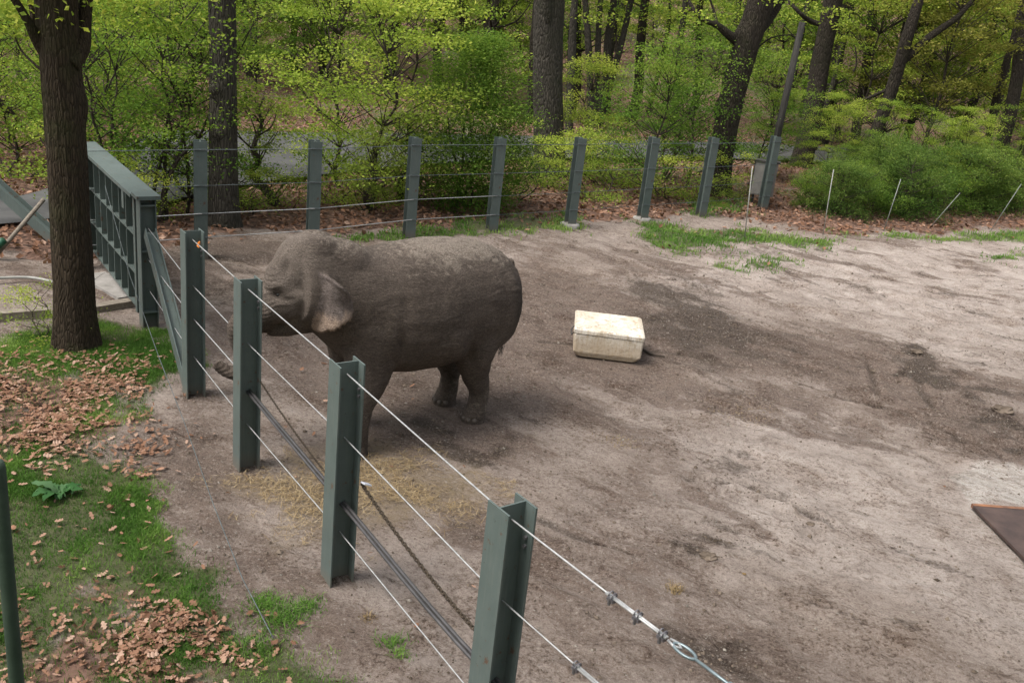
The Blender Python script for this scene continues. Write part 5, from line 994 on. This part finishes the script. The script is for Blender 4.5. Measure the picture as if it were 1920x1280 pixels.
def litter_mesh(x, y, size, lift=.015, flat=.8):
    n = len(x); hh = np.array([(-.5, 0), (-.30, .20), (-.16, .10), (.02, .28), (.16, .12), (.32, .22), (.5, 0), (.32, -.20), (.16, -.10), (.02, -.27), (-.16, -.11), (-.30, -.19)])
    s = size * rng.uniform(.55, 1.25, n); a = rng.uniform(0, 6.28, n); tx, ty = rng.normal(size=(2, n)) * .27; curl = rng.uniform(-.2, .6, n)
    lx_ = hh[:, 0] * s[:, None]; ly_ = hh[:, 1] * s[:, None] * rng.uniform(.8, 1.3, (n, 1)); c, q = np.cos(a)[:, None], np.sin(a)[:, None]
    zz = lx_ * tx[:, None] + ly_ * ty[:, None] + curl[:, None] * np.abs(ly_) * 1.2 + curl[:, None] * .5 * np.abs(lx_)
    P = np.stack([x[:, None] + lx_ * c - ly_ * q, y[:, None] + lx_ * q + ly_ * c, (gz(x, y) + lift + rng.random(n) * .03)[:, None] + zz], -1).reshape(-1, 3)
    i = np.arange(n)[:, None] * 12
    me = mesh('leaf_litter', P, [np.concatenate([i + np.array([[0, 1, 2, 10, 11]]), i + np.array([[2, 3, 4, 8, 9]])]), i + np.array([[2, 9, 10, 2]])[:, :3], np.concatenate([i + np.array([[4, 5, 6, 7, 8, 4]])[:, :5]])], [M['dead_leaf']])
    me.attributes.new('tint', 'FLOAT', 'POINT').data.foreach_set('value', np.repeat(np.clip(rng.normal(.5, .25, n), 0, 1), 12).astype(np.float32)); return me
def litter_mesh_simple(x, y, size, lift=.015, flat=.8):
    P = np.column_stack([x, y, gz(x, y) + lift + rng.random(len(x)) * .03]); return leaf_mesh('leaf_litter', P, size, M['dead_leaf'], flat, .62, np.clip(rng.normal(.5, .25, len(x)), 0, 1))
big = rng.permutation(min(len(lx), 900))[:300]; mask = np.ones(len(lx), bool); mask[big] = False
for i in big:
    o = obj('fallen_leaf', leaf_me[rng.integers(14)], ground, (lx[i], ly[i], float(gz(lx[i:i + 1], ly[i:i + 1])[0]) + rng.uniform(.025, .05))); o.rotation_euler = (rng.normal() * .6, rng.normal() * .6, rng.uniform(0, 6.28)); s = rng.uniform(.55, 1.25); o.scale = (s, s, s)
tag(obj('leaf_litter', litter_mesh(lx[mask], ly[mask], .074)), 'brown oak leaves lying on the lawn at lower left', 'leaf litter', kind='stuff')
fx, fy = scatter(130000, (-16, 22, 13, 46), lambda x, y: np.clip(gmask(litterm, x, y) * np.clip(1.5 - np.hypot(x, y) / 40, .15, 1) * .55 + gmask(stripm, x, y) * .05, 0, 1))
k = polysd(roadpoly, fx, fy) < rng.uniform(-.4, .5, len(fx)) * (rng.random(len(fx)) < .3); fx, fy = fx[k], fy[k]
tag(obj('leaf_litter', litter_mesh_simple(fx, fy, .125, .02, .35)), 'reddish-brown leaf litter under the trees behind the far fence', 'leaf litter', kind='stuff')
def blades(name, x, y, hgt, wid, tint, mat='grass', lean=.5):
    n = len(x); z = gz(x, y); th = rng.uniform(0, 6.28, n); b = np.column_stack([x, y, z - .01]); h = hgt * rng.uniform(.5, 1.3, n); ln = rng.normal(size=(n, 2)) * lean * h[:, None]
    w = np.column_stack([np.cos(th), np.sin(th), np.zeros(n)]) * (wid * rng.uniform(.7, 1.3, n))[:, None]; m_ = b + np.column_stack([ln * .35, h * .65]); t = b + np.column_stack([ln, h * .95])
    V = np.stack([b - w, b + w, m_ + w * .7, m_ - w * .7, t], 1).reshape(-1, 3); i = np.arange(n)[:, None] * 5
    me = mesh(name, V, [i + np.array([[0, 1, 2, 3]]), i + np.array([[3, 2, 4]])], [M[mat]])
    me.attributes.new('tint', 'FLOAT', 'POINT').data.foreach_set('value', np.repeat(np.clip(tint, 0, 1), 5).astype(np.float32)); return me
def lawnd(x, y): return np.clip(gmask(lawn, x, y) * (1 - .7 * gmask(leafm, x, y)) * (.16 + .95 * sstep(.35, .56, fbm(x, y, 4, 1.3))), 0, 1)
x, y = scatter(760000, (-6.6, .2, 4.3, 12), lawnd)
tn = .46 + (fbm(x + 5, y, 4, 1.1) - .5) * 2.6 + rng.normal(size=len(x)) * .17
tag(obj('lawn_grass', blades('lawn_grass', x, y, .052, .0031, tn)), 'patchy short green grass with bare spots at lower left', 'grass', kind='stuff')
x, y = scatter(260000, (-12, 17, 15, 31), lambda x, y: np.clip(gmask(stripm, x, y) * sstep(.18, .5, fbm(x, y, 4, 1.1)), 0, 1)); tn = .6 + (fbm(x, y, 3, .8) - .5) * 1.4 + rng.normal(size=len(x)) * .17
tag(obj('verge_grass', blades('verge_grass', x, y, .09, .010, tn)), 'green grass and weeds along the foot of the far fence', 'grass', kind='stuff')
x, y = scatter(60000, (-4.5, 1.2, 6.2, 10), lambda x, y: gmask(strawm, x, y) * .8 * sstep(.34, .62, fbm(x, y, 4, 2.5))); n = len(x)
def stalks(x, y, ln_, w_):
    n = len(x); th = rng.uniform(0, 6.28, n); l = ln_ * rng.uniform(.4, 1.3, n); d = np.column_stack([np.cos(th), np.sin(th), rng.normal(size=n) * .22]) * l[:, None] * .5; s = np.column_stack([-np.sin(th), np.cos(th), np.zeros(n)]) * w_; P = np.column_stack([x, y, gz(x, y) + .012 + rng.random(n) * .03])
    V = np.stack([P - d - s, P - d + s, P + d + s, P + d - s], 1).reshape(-1, 3); me = mesh('straw', V, [np.arange(4 * n).reshape(-1, 4)], [M['straw']]); me.attributes.new('tint', 'FLOAT', 'POINT').data.foreach_set('value', np.repeat(rng.random(n), 4).astype(np.float32)); return me
tag(obj('straw', stalks(x, y, .09, .0017)), 'pale straw strewn on the soil between the near fence posts', 'straw', kind='stuff')
# crumbs of soil and gravel over the whole paddock
oc = np.array([(1, 0, 0), (0, 1, 0), (-1, 0, 0), (0, -1, 0), (0, 0, .8), (0, 0, -.8)]); of = np.array([(0, 1, 4), (1, 2, 4), (2, 3, 4), (3, 0, 4), (1, 0, 5), (2, 1, 5), (3, 2, 5), (0, 3, 5)])
def crumbs(name, x, y, r, mat):
    n = len(x); V = oc[None] * r[:, None, None] * rng.uniform(.6, 1.3, (n, 6, 1)); a = rng.uniform(0, 6.28, n); c, s = np.cos(a)[:, None], np.sin(a)[:, None]
    X = V[..., 0] * c - V[..., 1] * s; Y = V[..., 0] * s + V[..., 1] * c; P = np.stack([X + x[:, None], Y + y[:, None], V[..., 2] + gz(x, y)[:, None] + r[:, None] * .2], -1)
    return mesh(name, P.reshape(-1, 3), [(np.arange(n)[:, None, None] * 6 + of[None]).reshape(-1, 3)], [M[mat]])
x, y = scatter(90000, (-3.6, 11, 4.6, 22), lambda x, y: np.clip((1 - gmask(lawn, x, y)) * (.03 + .8 * gmask(dampm, x, y) + .25 * gmask(mudm, x, y) + .2 * sstep(.55, .75, fbm(x, y, 4, 1.5))) * np.clip(1.3 - y / 20, .2, 1), 0, 1))
tag(obj('soil_crumbs', crumbs('soil_crumbs', x, y, np.clip(rng.lognormal(math.log(.0085), .5, len(x)), .004, .034), 'clod')), 'dark crumbs of turned soil over the paddock', 'soil', kind='stuff')
x, y = scatter(9000, (-3.6, 11, 4.6, 20), lambda x, y: (1 - gmask(lawn, x, y)) * .6)
tag(obj('gravel', crumbs('gravel', x, y, np.clip(rng.lognormal(math.log(.007), .5, len(x)), .004, .022), 'stone')), 'small pale stones scattered over the dirt', 'gravel', kind='stuff')
def lump(r, mat, name, sq=.6):
    mb = MB(); V, F = ellipsoid((0, 0, 0), np.eye(3), (r, r * .75, r * sq), 16, 10); V = V * (1 + 1.1 * (fbm(V[:, 0] / r * 2 + 7, V[:, 1] / r * 2 + V[:, 2] / r * 2 + 3, 4, 1.6) - .5)[:, None]); mb.add(V, F); return mb.mesh(name, [M[mat]], False)
for u, v, r, mt, lb in ((1520, 982, .05, 'clod', 'dark dung-like clod on the pale dirt right of the centre'), (1328, 1046, .09, 'clod', 'dark clod of soil in the small dark patch below the tub'), (1772, 908, .018, 'rust_edge', 'small orange scrap on the concrete apron'), (1395, 1076, .022, 'straw', 'tan pebble on the dirt below the dark clod'), (1880, 770, .16, 'clod', 'big dark clod at the right edge'), (1640, 690, .06, 'clod', 'dark clod at the edge of the churned patch'), (1720, 660, .10, 'clod', 'lump of wet soil on the churned patch'), (1190, 470, .10, 'clod', 'dark lump by the far edge of the paddock')):
    p = G(u, v); o = obj('soil_lump', lump(r, mt, 'soil_lump', .38), None, (p[0], p[1], float(gz(p[:1], p[1:2])[0]) + r * .2)); tag(o, lb, 'soil lump')
# grass tufts standing alone on the dirt
def tuft(u, v, n, spread, h, label, mat='grass'):
    p = G(u, v); x = p[0] + rng.normal(size=n) * spread; y = p[1] + rng.normal(size=n) * spread; tag(obj('grass_tuft', blades('grass_tuft', x, y, h, .004, .5 + rng.normal(size=n) * .2, mat, .8)), label, 'grass tuft', 'grass tufts on the bare soil')
for u, v, n, s, h, lb, mt in ((735, 1210, 160, .06, .05, 'small green tuft left of the nearest post', 'grass'), (752, 1232, 100, .04, .05, 'tiny green tuft nearest the bottom edge left of the nearest post', 'grass'), (530, 1160, 500, .10, .07, 'dark green tuft at the edge of the lawn near the loose wire', 'grass'), (495, 1130, 260, .06, .07, 'yellow-green tuft beside the loose wire', 'grass'), (1265, 1105, 110, .035, .06, 'yellow straw tuft above the turnbuckle', 'straw'), (575, 1140, 200, .06, .06, 'little tuft right of the lawn edge', 'grass'), (690, 1160, 60, .03, .04, 'sparse pale tuft between the two nearest posts', 'straw'), (1165, 828, 160, .12, .03, 'flat yellowish tuft below the tub', 'straw'), (1400, 770, 260, .25, .03, 'faint dry grass patch right of the tub', 'straw')):
    tuft(u, v, n, s, h, lb, mt)
# broad-leaved plant on the lawn
p = G(112, 935); dk = empty('dock_plant', (p[0], p[1], 0.0)); tag(dk, 'blue-green broad-leaved weed on the lawn at the left', 'plant')
for k in range(16):
    th = k * 2.4 + rng.normal() * .4; ln = rng.uniform(.09, .27); t = np.linspace(0, 1, 9); wv = np.sin(np.pi * np.clip(t, .05, .98)) ** .8 * ln * .20; zc = .03 + ln * (1.1 * t - .75 * t * t); r_ = t * ln
    V = []
    for j in range(9):
        for q in (-1, 0, 1): V.append((math.cos(th) * r_[j] - math.sin(th) * wv[j] * q * (1.25 if j % 2 else .7), math.sin(th) * r_[j] + math.cos(th) * wv[j] * q * (1.25 if j % 2 else .7), zc[j] + abs(q) * wv[j] * .35 + rng.normal() * .010))
    F = [(j * 3 + q, j * 3 + q + 1, j * 3 + q + 4, j * 3 + q + 3) for j in range(8) for q in (0, 1)]; me = mesh('leaf', np.array(V), [np.array(F)], [M['dock']], True); me.attributes.new('tint', 'FLOAT', 'POINT').data.foreach_set('value', np.full(len(V), rng.random(), np.float32)); obj('leaf', me, dk)
